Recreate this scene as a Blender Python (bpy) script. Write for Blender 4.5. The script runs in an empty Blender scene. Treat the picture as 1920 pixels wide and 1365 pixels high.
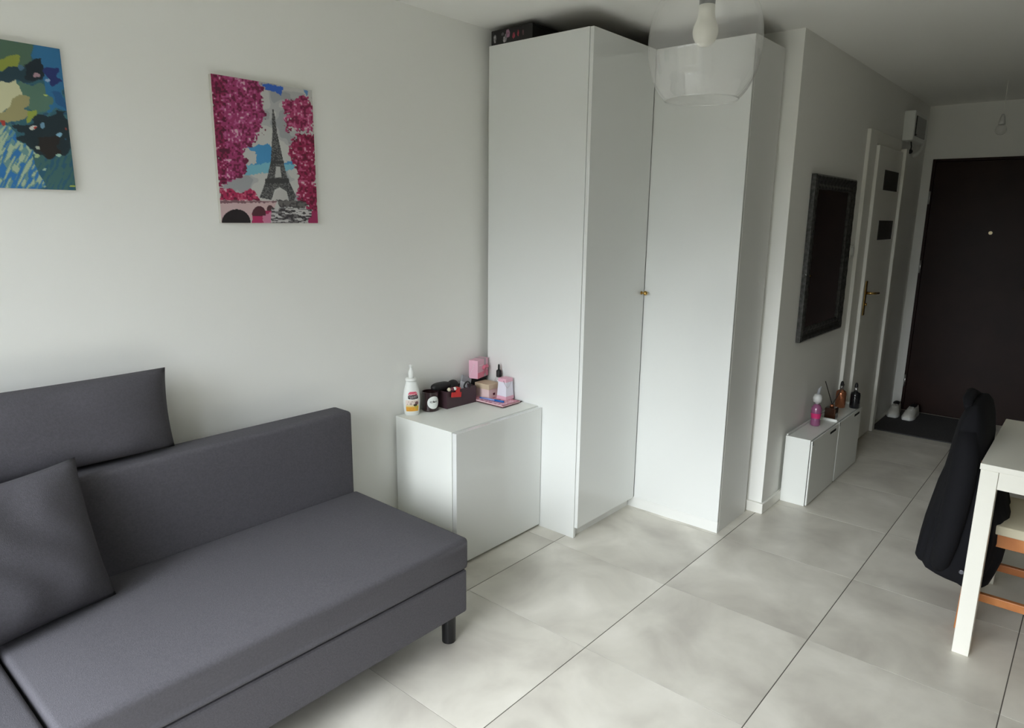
import bpy, bmesh, math, random
import numpy as np
from mathutils import Vector, Matrix

random.seed(4)
scn = bpy.context.scene
col = scn.collection
R = math.radians


def lin(c):
    return tuple(((v / 255) / 12.92 if v / 255 <= 0.04045 else ((v / 255 + 0.055) / 1.055) ** 2.4) for v in c)


# ------------------------------------------------------------------ camera
YAW, PITCH, ROLL, FPX = 0.7086, -0.2097, 0.0123, 1291.99
CAM = Vector((-2.6167, -2.4542, 1.559))
cy, sy, cp, sp = math.cos(YAW), math.sin(YAW), math.cos(PITCH), math.sin(PITCH)
fwd = Vector((cy * cp, sy * cp, sp))
rgt = Vector((sy, -cy, 0))
upv = rgt.cross(fwd)
r_ = math.cos(ROLL) * rgt + math.sin(ROLL) * upv
u_ = -math.sin(ROLL) * rgt + math.cos(ROLL) * upv
cd = bpy.data.cameras.new('camera')
cam = bpy.data.objects.new('camera', cd)
col.objects.link(cam)
m3 = Matrix((r_, u_, -fwd)).transposed()
cam.matrix_world = Matrix.Translation(CAM) @ m3.to_4x4()
cd.sensor_width = 36
cd.sensor_fit = 'HORIZONTAL'
cd.lens = 36 * FPX / 1920
cd.clip_start = 0.02
scn.camera = cam

# ------------------------------------------------------------------ world: plain overcast sky above, dull ground below
SKY, EXPO = 15.5, 0.2
w = bpy.data.worlds.new('overcast_sky')
scn.world = w
w.use_nodes = True
nt = w.node_tree
nt.nodes.clear()
wo = nt.nodes.new('ShaderNodeOutputWorld')
bg = nt.nodes.new('ShaderNodeBackground')
tc = nt.nodes.new('ShaderNodeTexCoord')
sx = nt.nodes.new('ShaderNodeSeparateXYZ')
mr = nt.nodes.new('ShaderNodeMapRange')
cr = nt.nodes.new('ShaderNodeValToRGB')
nt.links.new(tc.outputs['Generated'], sx.inputs[0])
nt.links.new(sx.outputs['Z'], mr.inputs['Value'])
mr.inputs['From Min'].default_value = -1
mr.inputs['From Max'].default_value = 1
nt.links.new(mr.outputs[0], cr.inputs[0])
e = cr.color_ramp.elements
e[0].position = 0.0
e[0].color = (0.055, 0.052, 0.042, 1)
e[1].position = 1.0
e[1].color = (1.10, 1.19, 1.29, 1)
for p_, c_ in ((0.495, (0.06, 0.06, 0.048, 1)), (0.515, (0.38, 0.41, 0.44, 1))):
    k = e.new(p_)
    k.color = c_
nt.links.new(cr.outputs[0], bg.inputs[0])
bg.inputs[1].default_value = SKY
nt.links.new(bg.outputs[0], wo.inputs[0])

# the window opening (back wall, behind the camera) is a light portal for the sky
WX, WY0, WY1, WZ0, WZ1 = -3.05, -2.50, -0.40, 0.04, 2.08
pl = bpy.data.lights.new('window_portal', 'AREA')
pl.shape = 'RECTANGLE'
pl.size = WY1 - WY0
pl.size_y = WZ1 - WZ0
pl.cycles.is_portal = True
po = bpy.data.objects.new('window_portal', pl)
po.location = (WX - 0.26, (WY0 + WY1) / 2, (WZ0 + WZ1) / 2)
po.rotation_euler = (R(90), 0, R(-90))
col.objects.link(po)

# the sun, veiled by thin cloud: low, wide and soft, shining in along the room
sl = bpy.data.lights.new('veiled_sun', 'SUN')
sl.energy = 4.2
sl.angle = R(40)
sl.color = (0.97, 1.0, 0.995)
so = bpy.data.objects.new('veiled_sun', sl)
so.rotation_euler = Vector((math.cos(R(27)), 0.07, -math.sin(R(27)))).to_track_quat('-Z', 'Y').to_euler()
so.location = (-6, -1.5, 4)
col.objects.link(so)

vs = scn.view_settings
vs.view_transform = 'Standard'
vs.look = 'None'
vs.gamma = 1
vs.exposure = EXPO
vs.use_curve_mapping = False
scn.cycles.max_bounces = 14
scn.cycles.diffuse_bounces = 8
scn.cycles.glossy_bounces = 6
scn.cycles.transparent_max_bounces = 16
scn.cycles.caustics_reflective = False
scn.cycles.caustics_refractive = False
scn.cycles.use_denoising = True


# ------------------------------------------------------------------ materials
def mat(name, c, rough=0.5, metal=0.0, coat=0.0, var=0.0, vscale=6.0, bump=0.0, bscale=200.0, c2=None, spec=0.5,
        sheen=0.0):
    m = bpy.data.materials.new(name)
    m.use_nodes = True
    n = m.node_tree
    b = n.nodes['Principled BSDF']
    c = lin(c) if max(c) > 1 else c
    b.inputs['Base Color'].default_value = (*c, 1)
    b.inputs['Roughness'].default_value = rough
    b.inputs['Metallic'].default_value = metal
    b.inputs['Coat Weight'].default_value = coat
    b.inputs['Coat Roughness'].default_value = 0.06
    b.inputs['Specular IOR Level'].default_value = spec
    if sheen:
        b.inputs['Sheen Weight'].default_value = sheen
    co = n.nodes.new('ShaderNodeTexCoord')
    if var or c2:
        t = n.nodes.new('ShaderNodeTexNoise')
        t.inputs['Scale'].default_value = vscale
        t.inputs['Detail'].default_value = 5
        n.links.new(co.outputs['Object'], t.inputs['Vector'])
        rp = n.nodes.new('ShaderNodeValToRGB')
        d = lin(c2) if c2 else tuple(v * (1 - var) for v in c)
        rp.color_ramp.elements[0].color = (*d, 1)
        rp.color_ramp.elements[1].color = (*c, 1)
        rp.color_ramp.elements[0].position = 0.35
        rp.color_ramp.elements[1].position = 0.65
        n.links.new(t.outputs['Fac'], rp.inputs[0])
        n.links.new(rp.outputs[0], b.inputs['Base Color'])
    if bump:
        t2 = n.nodes.new('ShaderNodeTexNoise')
        t2.inputs['Scale'].default_value = bscale
        t2.inputs['Detail'].default_value = 3
        n.links.new(co.outputs['Object'], t2.inputs['Vector'])
        bp = n.nodes.new('ShaderNodeBump')
        bp.inputs['Strength'].default_value = bump
        bp.inputs['Distance'].default_value = 0.002
        n.links.new(t2.outputs['Fac'], bp.inputs['Height'])
        n.links.new(bp.outputs[0], b.inputs['Normal'])
    return m


def paint_mat(name, rough=0.6):
    m = bpy.data.materials.new(name)
    m.use_nodes = True
    n = m.node_tree
    a = n.nodes.new('ShaderNodeAttribute')
    a.attribute_name = 'paint'
    n.links.new(a.outputs['Color'], n.nodes['Principled BSDF'].inputs['Base Color'])
    n.nodes['Principled BSDF'].inputs['Roughness'].default_value = rough
    return m


def clear_glass(name, tint=(1, 1, 1), haze=0.0, edge=0.35, lo=0.03):
    """thin clear sheet: mostly see-through, mirror-like towards grazing angles, with an optional even white haze"""
    m = bpy.data.materials.new(name)
    m.use_nodes = True
    n = m.node_tree
    n.nodes.clear()
    o = n.nodes.new('ShaderNodeOutputMaterial')
    tr = n.nodes.new('ShaderNodeBsdfTransparent')
    tr.inputs[0].default_value = (*tint, 1)
    gl = n.nodes.new('ShaderNodeBsdfGlossy')
    gl.inputs['Roughness'].default_value = 0.02
    lw = n.nodes.new('ShaderNodeLayerWeight')
    lw.inputs[0].default_value = 0.35
    mrr = n.nodes.new('ShaderNodeMapRange')
    mrr.inputs['To Min'].default_value = lo
    mrr.inputs['To Max'].default_value = edge
    pw = n.nodes.new('ShaderNodeMath')
    pw.operation = 'POWER'
    pw.inputs[1].default_value = 2.0
    n.links.new(lw.outputs['Facing'], pw.inputs[0])
    n.links.new(pw.outputs[0], mrr.inputs['Value'])
    mx = n.nodes.new('ShaderNodeMixShader')
    n.links.new(mrr.outputs[0], mx.inputs[0])
    if haze:
        df = n.nodes.new('ShaderNodeBsdfDiffuse')
        df.inputs[0].default_value = (0.85, 0.85, 0.84, 1)
        m2 = n.nodes.new('ShaderNodeMixShader')
        m2.inputs[0].default_value = haze
        n.links.new(tr.outputs[0], m2.inputs[1])
        n.links.new(df.outputs[0], m2.inputs[2])
        n.links.new(m2.outputs[0], mx.inputs[1])
    else:
        n.links.new(tr.outputs[0], mx.inputs[1])
    n.links.new(gl.outputs[0], mx.inputs[2])
    n.links.new(mx.outputs[0], o.inputs[0])
    return m


def tile_mat():
    m = bpy.data.materials.new('porcelain_tile')
    m.use_nodes = True
    n = m.node_tree
    b = n.nodes['Principled BSDF']
    co = n.nodes.new('ShaderNodeTexCoord')
    oi = n.nodes.new('ShaderNodeObjectInfo')
    ml = n.nodes.new('ShaderNodeVectorMath')
    ml.operation = 'MULTIPLY_ADD'
    cb = n.nodes.new('ShaderNodeCombineXYZ')
    for i in range(3):
        n.links.new(oi.outputs['Random'], cb.inputs[i])
    ml.inputs[1].default_value = (31, 17, 23)
    n.links.new(cb.outputs[0], ml.inputs[0])
    n.links.new(co.outputs['Object'], ml.inputs[2])
    t = n.nodes.new('ShaderNodeTexNoise')
    t.inputs['Scale'].default_value = 3.2
    t.inputs['Detail'].default_value = 6
    t.inputs['Roughness'].default_value = 0.5
    t.inputs['Distortion'].default_value = 0.4
    n.links.new(ml.outputs[0], t.inputs['Vector'])
    rp = n.nodes.new('ShaderNodeValToRGB')
    els = rp.color_ramp.elements
    els[0].position = 0.3
    els[0].color = (*lin((190, 185, 176)), 1)
    els[1].position = 0.72
    els[1].color = (*lin((232, 228, 219)), 1)
    k = els.new(0.5)
    k.color = (*lin((212, 208, 198)), 1)
    n.links.new(t.outputs['Fac'], rp.inputs[0])
    n.links.new(rp.outputs[0], b.inputs['Base Color'])
    t2 = n.nodes.new('ShaderNodeTexNoise')
    t2.inputs['Scale'].default_value = 7
    n.links.new(ml.outputs[0], t2.inputs['Vector'])
    mr2 = n.nodes.new('ShaderNodeMapRange')
    mr2.inputs['To Min'].default_value = 0.30
    mr2.inputs['To Max'].default_value = 0.46
    n.links.new(t2.outputs['Fac'], mr2.inputs['Value'])
    n.links.new(mr2.outputs[0], b.inputs['Roughness'])
    return m


M = dict(
    wall=mat('wall_paint', (238, 238, 234), 0.75, bump=0.05, bscale=120),
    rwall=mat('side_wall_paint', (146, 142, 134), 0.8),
    ceil=mat('ceiling_paint', (242, 242, 238), 0.85),
    trim=mat('white_trim', (232, 231, 224), 0.4),
    grout=mat('grout', (92, 88, 82), 0.9),
    tile=tile_mat(),
    lacq=mat('white_lacquer_gloss', (226, 228, 226), 0.10, coat=0.6),
    foil=mat('white_foil_board', (226, 227, 224), 0.38),
    board=mat('white_board', (232, 234, 229), 0.45),
    topshade=mat('painted_top_shade', (96, 86, 74), 0.9),  # dark brown standing in for the shade above the wardrobes
    plas=mat('white_plastic', (228, 230, 226), 0.42),
    sofa=mat('grey_upholstery', (84, 82, 88), 0.92, var=0.16, vscale=160, bump=0.5, bscale=420),
    cush=mat('grey_cushion_cloth', (80, 78, 84), 0.92, var=0.16, vscale=160, bump=0.5, bscale=420),
    blackp=mat('black_plastic', (22, 22, 24), 0.35),
    black=mat('black_matte', (20, 20, 21), 0.6),
    darkgap=mat('dark_slot', (12, 12, 12), 0.9),
    jack=mat('black_jacket_cloth', (19, 19, 23), 0.85, bump=0.25, bscale=60, spec=0.2),
    wood=mat('orange_beech', (196, 128, 72), 0.45, c2=(172, 104, 54), vscale=9),
    cream=mat('cream_seat_cloth', (205, 197, 172), 0.85, bump=0.2, bscale=300),
    tabw=mat('white_table_melamine', (234, 232, 222), 0.35),
    door=mat('dark_brown_veneer', (42, 25, 20), 0.42, c2=(34, 20, 16), vscale=3.5, spec=0.15),
    brass=mat('brass', (190, 155, 90), 0.25, metal=1.0),
    brassl=mat('pale_brass', (226, 210, 170), 0.4, metal=0.5),
    gun=mat('gunmetal', (90, 90, 96), 0.35, metal=0.6),
    steel=mat('steel', (190, 190, 190), 0.3, metal=1.0),
    pewter=mat('pewter_frame', (96, 96, 94), 0.3, metal=0.8, var=0.5, vscale=60, bump=0.9, bscale=70),
    mirror=mat('mirror_glass', (235, 238, 236), 0.015, metal=1.0),
    smoked=mat('smoked_pane', (38, 38, 36), 0.12),
    greyp=mat('dark_grey_pane', (66, 66, 63), 0.2),
    mat_=mat('door_mat_fibre', (70, 69, 70), 0.95, var=0.3, vscale=90, bump=0.6, bscale=300),
    rubber=mat('white_rubber', (214, 213, 206), 0.6),
    canvas=mat('canvas_edge', (200, 198, 190), 0.8),
    purple=mat('plum_leatherette', (66, 46, 52), 0.45, bump=0.2, bscale=300),
    amberd=mat('dark_plum_glass', (44, 26, 28), 0.08, coat=0.5),
    wax=mat('candle_wax', (150, 120, 118), 0.5),
    label=mat('white_paper', (226, 230, 226), 0.6),
    pink=mat('pink_card', (226, 176, 194), 0.45),
    pinkd=mat('deep_pink_satin', (226, 120, 146), 0.35),
    greyr=mat('grey_ribbon', (176, 160, 166), 0.4),
    beige=mat('beige_card', (206, 186, 160), 0.6),
    palep=mat('pale_pink_card', (232, 206, 204), 0.6),
    lav=mat('pale_lavender_card', (226, 224, 236), 0.5),
    blue=mat('blue_plastic', (28, 104, 186), 0.35),
    bluel=mat('pale_blue_plastic', (130, 150, 210), 0.35),
    red=mat('red_plastic', (206, 38, 36), 0.3),
    maroon=mat('maroon_card', (92, 34, 52), 0.5),
    wire=mat('silver_wire', (206, 200, 205), 0.3, metal=0.8),
    grey=mat('grey_packet', (150, 152, 156), 0.4),
    greyl=mat('pale_grey_packet', (206, 208, 214), 0.4),
    copper=mat('copper_glass', (196, 128, 96), 0.16, metal=0.85),
    blackg=mat('black_glass', (16, 17, 22), 0.1, coat=0.4),
    amber=mat('amber_glass', (60, 34, 22), 0.08, coat=0.5),
    stick=mat('reed_stick', (38, 30, 26), 0.8),
    magenta=mat('magenta_label', (206, 48, 112), 0.4),
    pinkliq=mat('pink_liquid', (142, 84, 120), 0.12, coat=0.4),
    frost=mat('frosted_cap', (205, 206, 204), 0.35),
    bulb=mat('frosted_bulb', (222, 220, 208), 0.45),
    holder=mat('dark_lamp_holder', (48, 47, 46), 0.5),
    pvc=mat('white_pvc', (236, 237, 235), 0.35),
    paint=paint_mat('painted_print', 0.7),
    printm=paint_mat('printed_label', 0.45),
    globe=clear_glass('lamp_globe_glass', haze=0.17, edge=0.55, lo=0.05),
    clear=clear_glass('clear_bottle_glass', haze=0.06, edge=0.6, lo=0.08),
    pane=clear_glass('window_glass', edge=0.4, lo=0.04),
)

# ------------------------------------------------------------------ mesh helpers
ORG = {}


def finish(o, parent, label, cat, group, kind):
    if parent is not None:
        o.parent = parent
        ORG[o.name] = ORG.get(parent.name, Vector())
    if label:
        o['label'] = label
    if cat:
        o['category'] = cat
    if group:
        o['group'] = group
    if kind:
        o['kind'] = kind
    return o


def obj(name, bm, m, parent=None, at=None, smooth=False, bevel=0.0, seg=2, label=None, cat=None, group=None, kind=None,
        sub=0, world=True):
    """link a bmesh as one object; verts are in world space unless world=False"""
    if parent is not None:
        org = ORG.get(parent.name, Vector())
    else:
        org = Vector(at) if at else Vector()
    if world and org.length:
        bmesh.ops.translate(bm, verts=bm.verts, vec=-org)
    bmesh.ops.recalc_face_normals(bm, faces=bm.faces)
    me = bpy.data.meshes.new(name)
    bm.to_mesh(me)
    bm.free()
    o = bpy.data.objects.new(name, me)
    col.objects.link(o)
    ms = m if isinstance(m, (list, tuple)) else [m]
    for x in ms:
        me.materials.append(x)
    if smooth:
        for p in me.polygons:
            p.use_smooth = True
    if parent is None:
        o.location = org
        ORG[o.name] = org
    if bevel:
        b = o.modifiers.new('bevel', 'BEVEL')
        b.width = bevel
        b.segments = seg
        b.limit_method = 'ANGLE'
        b.harden_normals = False
    if sub:
        s = o.modifiers.new('sub', 'SUBSURF')
        s.levels = s.render_levels = sub
    return finish(o, parent, label, cat, group, kind)


def thing(name, label, cat, loc, rz=0.0, group=None, kind=None):
    o = bpy.data.objects.new(name, None)
    o.empty_display_size = 0.05
    col.objects.link(o)
    o.location = loc
    o.rotation_euler = (0, 0, rz)
    ORG[o.name] = Vector(loc)
    return finish(o, None, label, cat, group, kind)


def nb():
    return bmesh.new()


def box(bm, x0, x1, y0, y1, z0, z1):
    v = [bm.verts.new((x, y, z)) for z in (z0, z1) for y in (y0, y1) for x in (x0, x1)]
    for f in ((0, 1, 3, 2), (4, 6, 7, 5), (0, 4, 5, 1), (2, 3, 7, 6), (0, 2, 6, 4), (1, 5, 7, 3)):
        bm.faces.new([v[i] for i in f])
    return bm


def B(*a):
    return box(nb(), *a)


def tube(bm, p0, p1, r0, r1=None, n=16, cap=True):
    p0, p1 = Vector(p0), Vector(p1)
    r1 = r0 if r1 is None else r1
    d = (p1 - p0).normalized()
    a = d.orthogonal().normalized()
    b = d.cross(a)
    A = [bm.verts.new(p0 + r0 * (math.cos(t) * a + math.sin(t) * b)) for t in [2 * math.pi * i / n for i in range(n)]]
    C = [bm.verts.new(p1 + r1 * (math.cos(t) * a + math.sin(t) * b)) for t in [2 * math.pi * i / n for i in range(n)]]
    for i in range(n):
        bm.faces.new((A[i], A[(i + 1) % n], C[(i + 1) % n], C[i]))
    if cap:
        bm.faces.new(A[::-1])
        bm.faces.new(C)
    return bm


def path(bm, pts, r, n=8):
    """a bent tube through points"""
    pts = [Vector(p) for p in pts]
    rings = []
    a = None
    for i, p in enumerate(pts):
        d = (pts[min(i + 1, len(pts) - 1)] - pts[max(i - 1, 0)]).normalized()
        a = d.orthogonal().normalized() if a is None else (a - a.dot(d) * d).normalized()
        b = d.cross(a)
        rr = r[i] if isinstance(r, (list, tuple)) else r
        rings.append([bm.verts.new(p + rr * (math.cos(t) * a + math.sin(t) * b)) for t in
                      [2 * math.pi * k / n for k in range(n)]])
    for A, C in zip(rings, rings[1:]):
        for i in range(n):
            bm.faces.new((A[i], A[(i + 1) % n], C[(i + 1) % n], C[i]))
    bm.faces.new(rings[0][::-1])
    bm.faces.new(rings[-1])
    return bm


def lathe(bm, prof, c, n=32, sxy=(1, 1), rz=0.0, cap0=True, cap1=True):
    rings = []
    cr_, sr_ = math.cos(rz), math.sin(rz)
    for r, z in prof:
        ring = []
        for i in range(n):
            t = 2 * math.pi * i / n
            x, y = r * math.cos(t) * sxy[0], r * math.sin(t) * sxy[1]
            ring.append(bm.verts.new((c[0] + x * cr_ - y * sr_, c[1] + x * sr_ + y * cr_, c[2] + z)))
        rings.append(ring)
    for A, C in zip(rings, rings[1:]):
        for i in range(n):
            bm.faces.new((A[i], A[(i + 1) % n], C[(i + 1) % n], C[i]))
    if cap0:
        bm.faces.new(rings[0][::-1])
    if cap1:
        bm.faces.new(rings[-1])
    return bm


def sphere(bm, c, r, n=20, sc=(1, 1, 1)):
    mtx = Matrix.Translation(c) @ Matrix.Diagonal((*sc, 1))
    bmesh.ops.create_uvsphere(bm, u_segments=n, v_segments=max(6, n // 2), radius=r, matrix=mtx)
    return bm


def rot(bm, ang, axis, c):
    bmesh.ops.rotate(bm, verts=bm.verts, cent=Vector(c), matrix=Matrix.Rotation(ang, 3, axis))
    return bm


def loft(bm, rings, cap0=True, cap1=True):
    V = [[bm.verts.new(p) for p in r] for r in rings]
    n = len(V[0])
    for A, C in zip(V, V[1:]):
        for i in range(n):
            bm.faces.new((A[i], A[(i + 1) % n], C[(i + 1) % n], C[i]))
    if cap0:
        bm.faces.new(V[0][::-1])
    if cap1:
        bm.faces.new(V[-1])
    return bm


def painted(name, nu, nv, pos, rgb, m, parent, world=True):
    """flat or curved print: a fine grid with a colour per vertex"""
    uu, vv = np.meshgrid(np.linspace(0, 1, nu), np.linspace(0, 1, nv))
    P = np.asarray(pos(uu.ravel(), vv.ravel()), float).reshape(3, -1).T.copy()
    org = ORG.get(parent.name, Vector()) if world else Vector()
    P -= np.array(org)
    idx = np.arange(nu * nv).reshape(nv, nu)
    F = np.stack([idx[:-1, :-1], idx[1:, :-1], idx[1:, 1:], idx[:-1, 1:]], -1).reshape(-1, 4)
    me = bpy.data.meshes.new(name)
    me.from_pydata(P.tolist(), [], F.tolist())
    at = me.color_attributes.new('paint', 'FLOAT_COLOR', 'POINT')
    c = np.clip(rgb(uu.ravel(), vv.ravel()), 0, 255) / 255
    c = np.where(c <= 0.04045, c / 12.92, ((c + 0.055) / 1.055) ** 2.4)
    at.data.foreach_set('color', np.concatenate([c, np.ones((len(c), 1))], 1).astype(np.float32).ravel())
    o = bpy.data.objects.new(name, me)
    col.objects.link(o)
    me.materials.append(m)
    return finish(o, parent, None, None, None, None)


def text_bm(body, size):
    c = bpy.data.curves.new('t', 'FONT')
    c.body = body
    c.size = size
    c.align_x = 'CENTER'
    c.align_y = 'CENTER'
    o = bpy.data.objects.new('t', c)
    col.objects.link(o)
    dg = bpy.context.evaluated_depsgraph_get()
    me = bpy.data.meshes.new_from_object(o.evaluated_get(dg))
    bm = nb()
    bm.from_mesh(me)
    bpy.data.objects.remove(o)
    bpy.data.curves.remove(c)
    bpy.data.meshes.remove(me)
    return bm


# numpy painting helpers
_rng = np.random.RandomState(7)
_lat = _rng.rand(64, 64)


def vnoise(x, y):
    xi, yi = np.floor(x).astype(int), np.floor(y).astype(int)
    fx, fy = x - xi, y - yi
    fx, fy = fx * fx * (3 - 2 * fx), fy * fy * (3 - 2 * fy)
    g = lambda a, b: _lat[a % 64, b % 64]
    return (g(xi, yi) * (1 - fx) + g(xi + 1, yi) * fx) * (1 - fy) + (g(xi, yi + 1) * (1 - fx) + g(xi + 1, yi + 1) * fx) * fy


def inpoly(X, Y, P):
    r = np.zeros(X.shape, bool)
    n = len(P)
    for i in range(n):
        x0, y0 = P[i]
        x1, y1 = P[(i + 1) % n]
        if y0 == y1:
            continue
        c = ((y0 > Y) != (y1 > Y)) & (X < (x1 - x0) * (Y - y0) / (y1 - y0) + x0)
        r ^= c
    return r


def homog(src, dst):
    A = []
    for (u, v), (x, y) in zip(src, dst):
        A.append([u, v, 1, 0, 0, 0, -x * u, -x * v])
        A.append([0, 0, 0, u, v, 1, -y * u, -y * v])
    h = np.linalg.solve(np.array(A, float), np.array(dst, float).ravel())
    return np.append(h, 1).reshape(3, 3)


def hmap(H, u, v):
    d = H[2, 0] * u + H[2, 1] * v + H[2, 2]
    return (H[0, 0] * u + H[0, 1] * v + H[0, 2]) / d, (H[1, 0] * u + H[1, 1] * v + H[1, 2]) / d


# ================================================================== THE SETTING
XB, XE, YR, YH, XP, HC = -3.05, 3.859, -3.7, -1.2063, 0.939, 2.4512
TS, TX, TY = 0.6051, -0.0934, -0.5787

floor = obj('floor', B(XB - 0.3, XE + 0.1, YR - 0.1, 0.1, -0.12, -0.0014), M['grout'], kind='structure')
full = None
GX, GY = 0.0010, 0.0018
nt_ = 0
i0, i1 = math.floor((XB - TX) / TS), math.ceil((XE - TX) / TS)
j0, j1 = math.floor((YR - TY) / TS), math.ceil((0 - TY) / TS)
for i in range(i0, i1):
    for j in range(j0, j1):
        xa, xb = TX + i * TS, TX + (i + 1) * TS
        ya, yb = TY + j * TS, TY + (j + 1) * TS
        xa, xb, ya, yb = max(xa, XB), min(xb, XE), max(ya, YR), min(yb, 0.0)
        if xb - xa < 0.02 or yb - ya < 0.02:
            continue
        if xa > 0.95 and ya > YH - 0.02:
            continue                       # behind the hall wall
        whole = abs(xb - xa - TS) < 1e-4 and abs(yb - ya - TS) < 1e-4
        cx_, cy_ = (xa + xb) / 2, (ya + yb) / 2
        if whole and full:
            t = bpy.data.objects.new('tile', full)
            col.objects.link(t)
            t.location = (cx_, cy_, 0)
            t.parent = floor
        else:
            hx, hy = (xb - xa) / 2 - GX, (yb - ya) / 2 - GY
            t = obj('tile', box(nb(), -hx, hx, -hy, hy, -0.0013, 0.0), M['tile'], parent=floor, world=False)
            t.location = (cx_, cy_, 0)
            if whole:
                full = t.data

obj('ceiling', B(XB - 0.3, XE + 0.1, YR - 0.1, 0.1, HC, HC + 0.12), M['ceil'], kind='structure')
obj('wall_left', B(XB - 0.3, XP, 0.0, 0.1, -0.12, HC), M['wall'], kind='structure')
obj('wall_corner', B(XP, XP + 0.1, YH, 0.1, -0.12, HC), M['wall'], kind='structure')

# hall wall with the opening of the white inner door
DX0, DX1, DZ = 2.25, 2.985, 2.045
bm = nb()
box(bm, XP + 0.1, DX0, YH, YH + 0.1, -0.12, HC)
box(bm, DX1, XE + 0.1, YH, YH + 0.1, -0.12, HC)
box(bm, DX0, DX1, YH, YH + 0.1, DZ, HC)
obj('wall_hall', bm, M['wall'], kind='structure')

# end wall with the entry door opening
EY0, EY1, EZ = -2.19, -1.2735, 2.048
bm = nb()
box(bm, XE, XE + 0.1, EY1, YH + 0.1, -0.12, HC)
box(bm, XE, XE + 0.1, YR - 0.1, EY0, -0.12, HC)
box(bm, XE, XE + 0.1, EY0, EY1, EZ, HC)
obj('wall_end', bm, M['wall'], kind='structure')

bm = nb()
box(bm, XB - 0.3, 2.3, YR - 0.1, YR, -0.12, HC)
box(bm, 2.2, 2.3, YR, -2.42, -0.12, HC)
box(bm, 2.3, XE, -2.52, -2.42, -0.12, HC)
obj('wall_right', bm, M['rwall'], kind='structure')

bm = nb()
box(bm, XB - 0.3, XB, WY1, 0.0, -0.12, HC)
box(bm, XB - 0.3, XB, YR, WY0, -0.12, HC)
box(bm, XB - 0.3, XB, WY0, WY1, WZ1, HC)
box(bm, XB - 0.3, XB, WY0, WY1, -0.12, WZ0)
obj('wall_back', bm, M['wall'], kind='structure')

obj('wall_light_block', B(-4.5, XB - 0.31, WY0 - 0.30, WY0 - 0.12, -0.5, 2.7), M['rwall'], kind='structure')  # added wall outside, out of view, blocks grazing sky light
win = thing('window_1', 'white framed window and balcony door behind the viewer', None, (XB - 0.14, -1.8, WZ0), kind='structure')
ys = [WY0, -1.8, -1.1, WY1]
for a, b in zip(ys, ys[1:]):
    fx0, fx1 = XB - 0.17, XB - 0.11
    bm = nb()
    box(bm, fx0, fx1, a, a + 0.055, WZ0, WZ1)
    box(bm, fx0, fx1, b - 0.055, b, WZ0, WZ1)
    box(bm, fx0, fx1, a + 0.055, b - 0.055, WZ0, WZ0 + 0.07)
    box(bm, fx0, fx1, a + 0.055, b - 0.055, WZ1 - 0.06, WZ1)
    box(bm, fx0, fx1, a + 0.055, b - 0.055, 0.78, 0.84)
    obj('sash', bm, M['pvc'], win, bevel=0.004)
    obj('pane', B(XB - 0.142, XB - 0.140, a + 0.055, b - 0.055, WZ0 + 0.07, 0.78), M['pane'], win)
    obj('pane', B(XB - 0.142, XB - 0.140, a + 0.055, b - 0.055, 0.84, WZ1 - 0.06), M['pane'], win)

obj('baseboard_corner', B(XP - 0.022, XP, YH - 0.014, -0.02, 0.0, 0.058), M['trim'], bevel=0.004, kind='structure')
obj('baseboard_hall', B(XP, DX0 - 0.07, YH - 0.014, YH, 0.0, 0.058), M['trim'], bevel=0.004, kind='structure')
obj('baseboard_left', B(XB, -0.0, -0.013, 0.0, 0.0, 0.058), M['trim'], bevel=0.004, kind='structure')

# inner white door in the hall wall
d2 = thing('door_2', 'white inner door with two dark square panes and brass handle', None, (2.64, YH, 0), kind='structure')
LX0, LX1 = 2.345, 2.975
bm = nb()
box(bm, 2.175, 2.335, YH - 0.022, YH + 0.09, 0, 2.12)
obj('architrave', bm, M['trim'], d2, bevel=0.004)
bm = nb()
box(bm, 2.985, 3.055, YH - 0.058, YH + 0.09, 0, 2.06)
obj('architrave', bm, M['trim'], d2, bevel=0.004)
obj('lintel', B(2.335, 2.985, YH - 0.022, YH + 0.09, 2.04, 2.12), M['trim'], d2, bevel=0.004)
lf = obj('leaf', B(LX0, LX1, YH - 0.04, YH + 0.0, 0.008, 2.036), M['trim'], d2, bevel=0.004)
obj('leak_backing', B(2.335, 2.985, YH + 0.002, YH + 0.09, -0.1, 2.04), M['trim'], d2)  # added backing sheet, keeps outside light from leaking round the leaf
for z0, z1 in ((1.765, 1.895), (1.44, 1.568)):
    obj('pane', B(2.53, 2.90, YH - 0.044, YH - 0.036, z0, z1), M['greyp'], d2, bevel=0.002)
hp = obj('handle_plate', B(2.375, 2.412, YH - 0.047, YH - 0.04, 0.945, 1.175), M['brass'], d2, bevel=0.003)
bm = nb()
path(bm, [(2.394, YH - 0.045, 1.095), (2.394, YH - 0.085, 1.095), (2.41, YH - 0.095, 1.095), (2.51, YH - 0.095, 1.09)],
     [0.010, 0.008, 0.008, 0.009], 10)
tube(bm, (2.394, YH - 0.046, 1.02), (2.394, YH - 0.058, 1.02), 0.009)
obj('lever', bm, M['brass'], hp, smooth=True)

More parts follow.
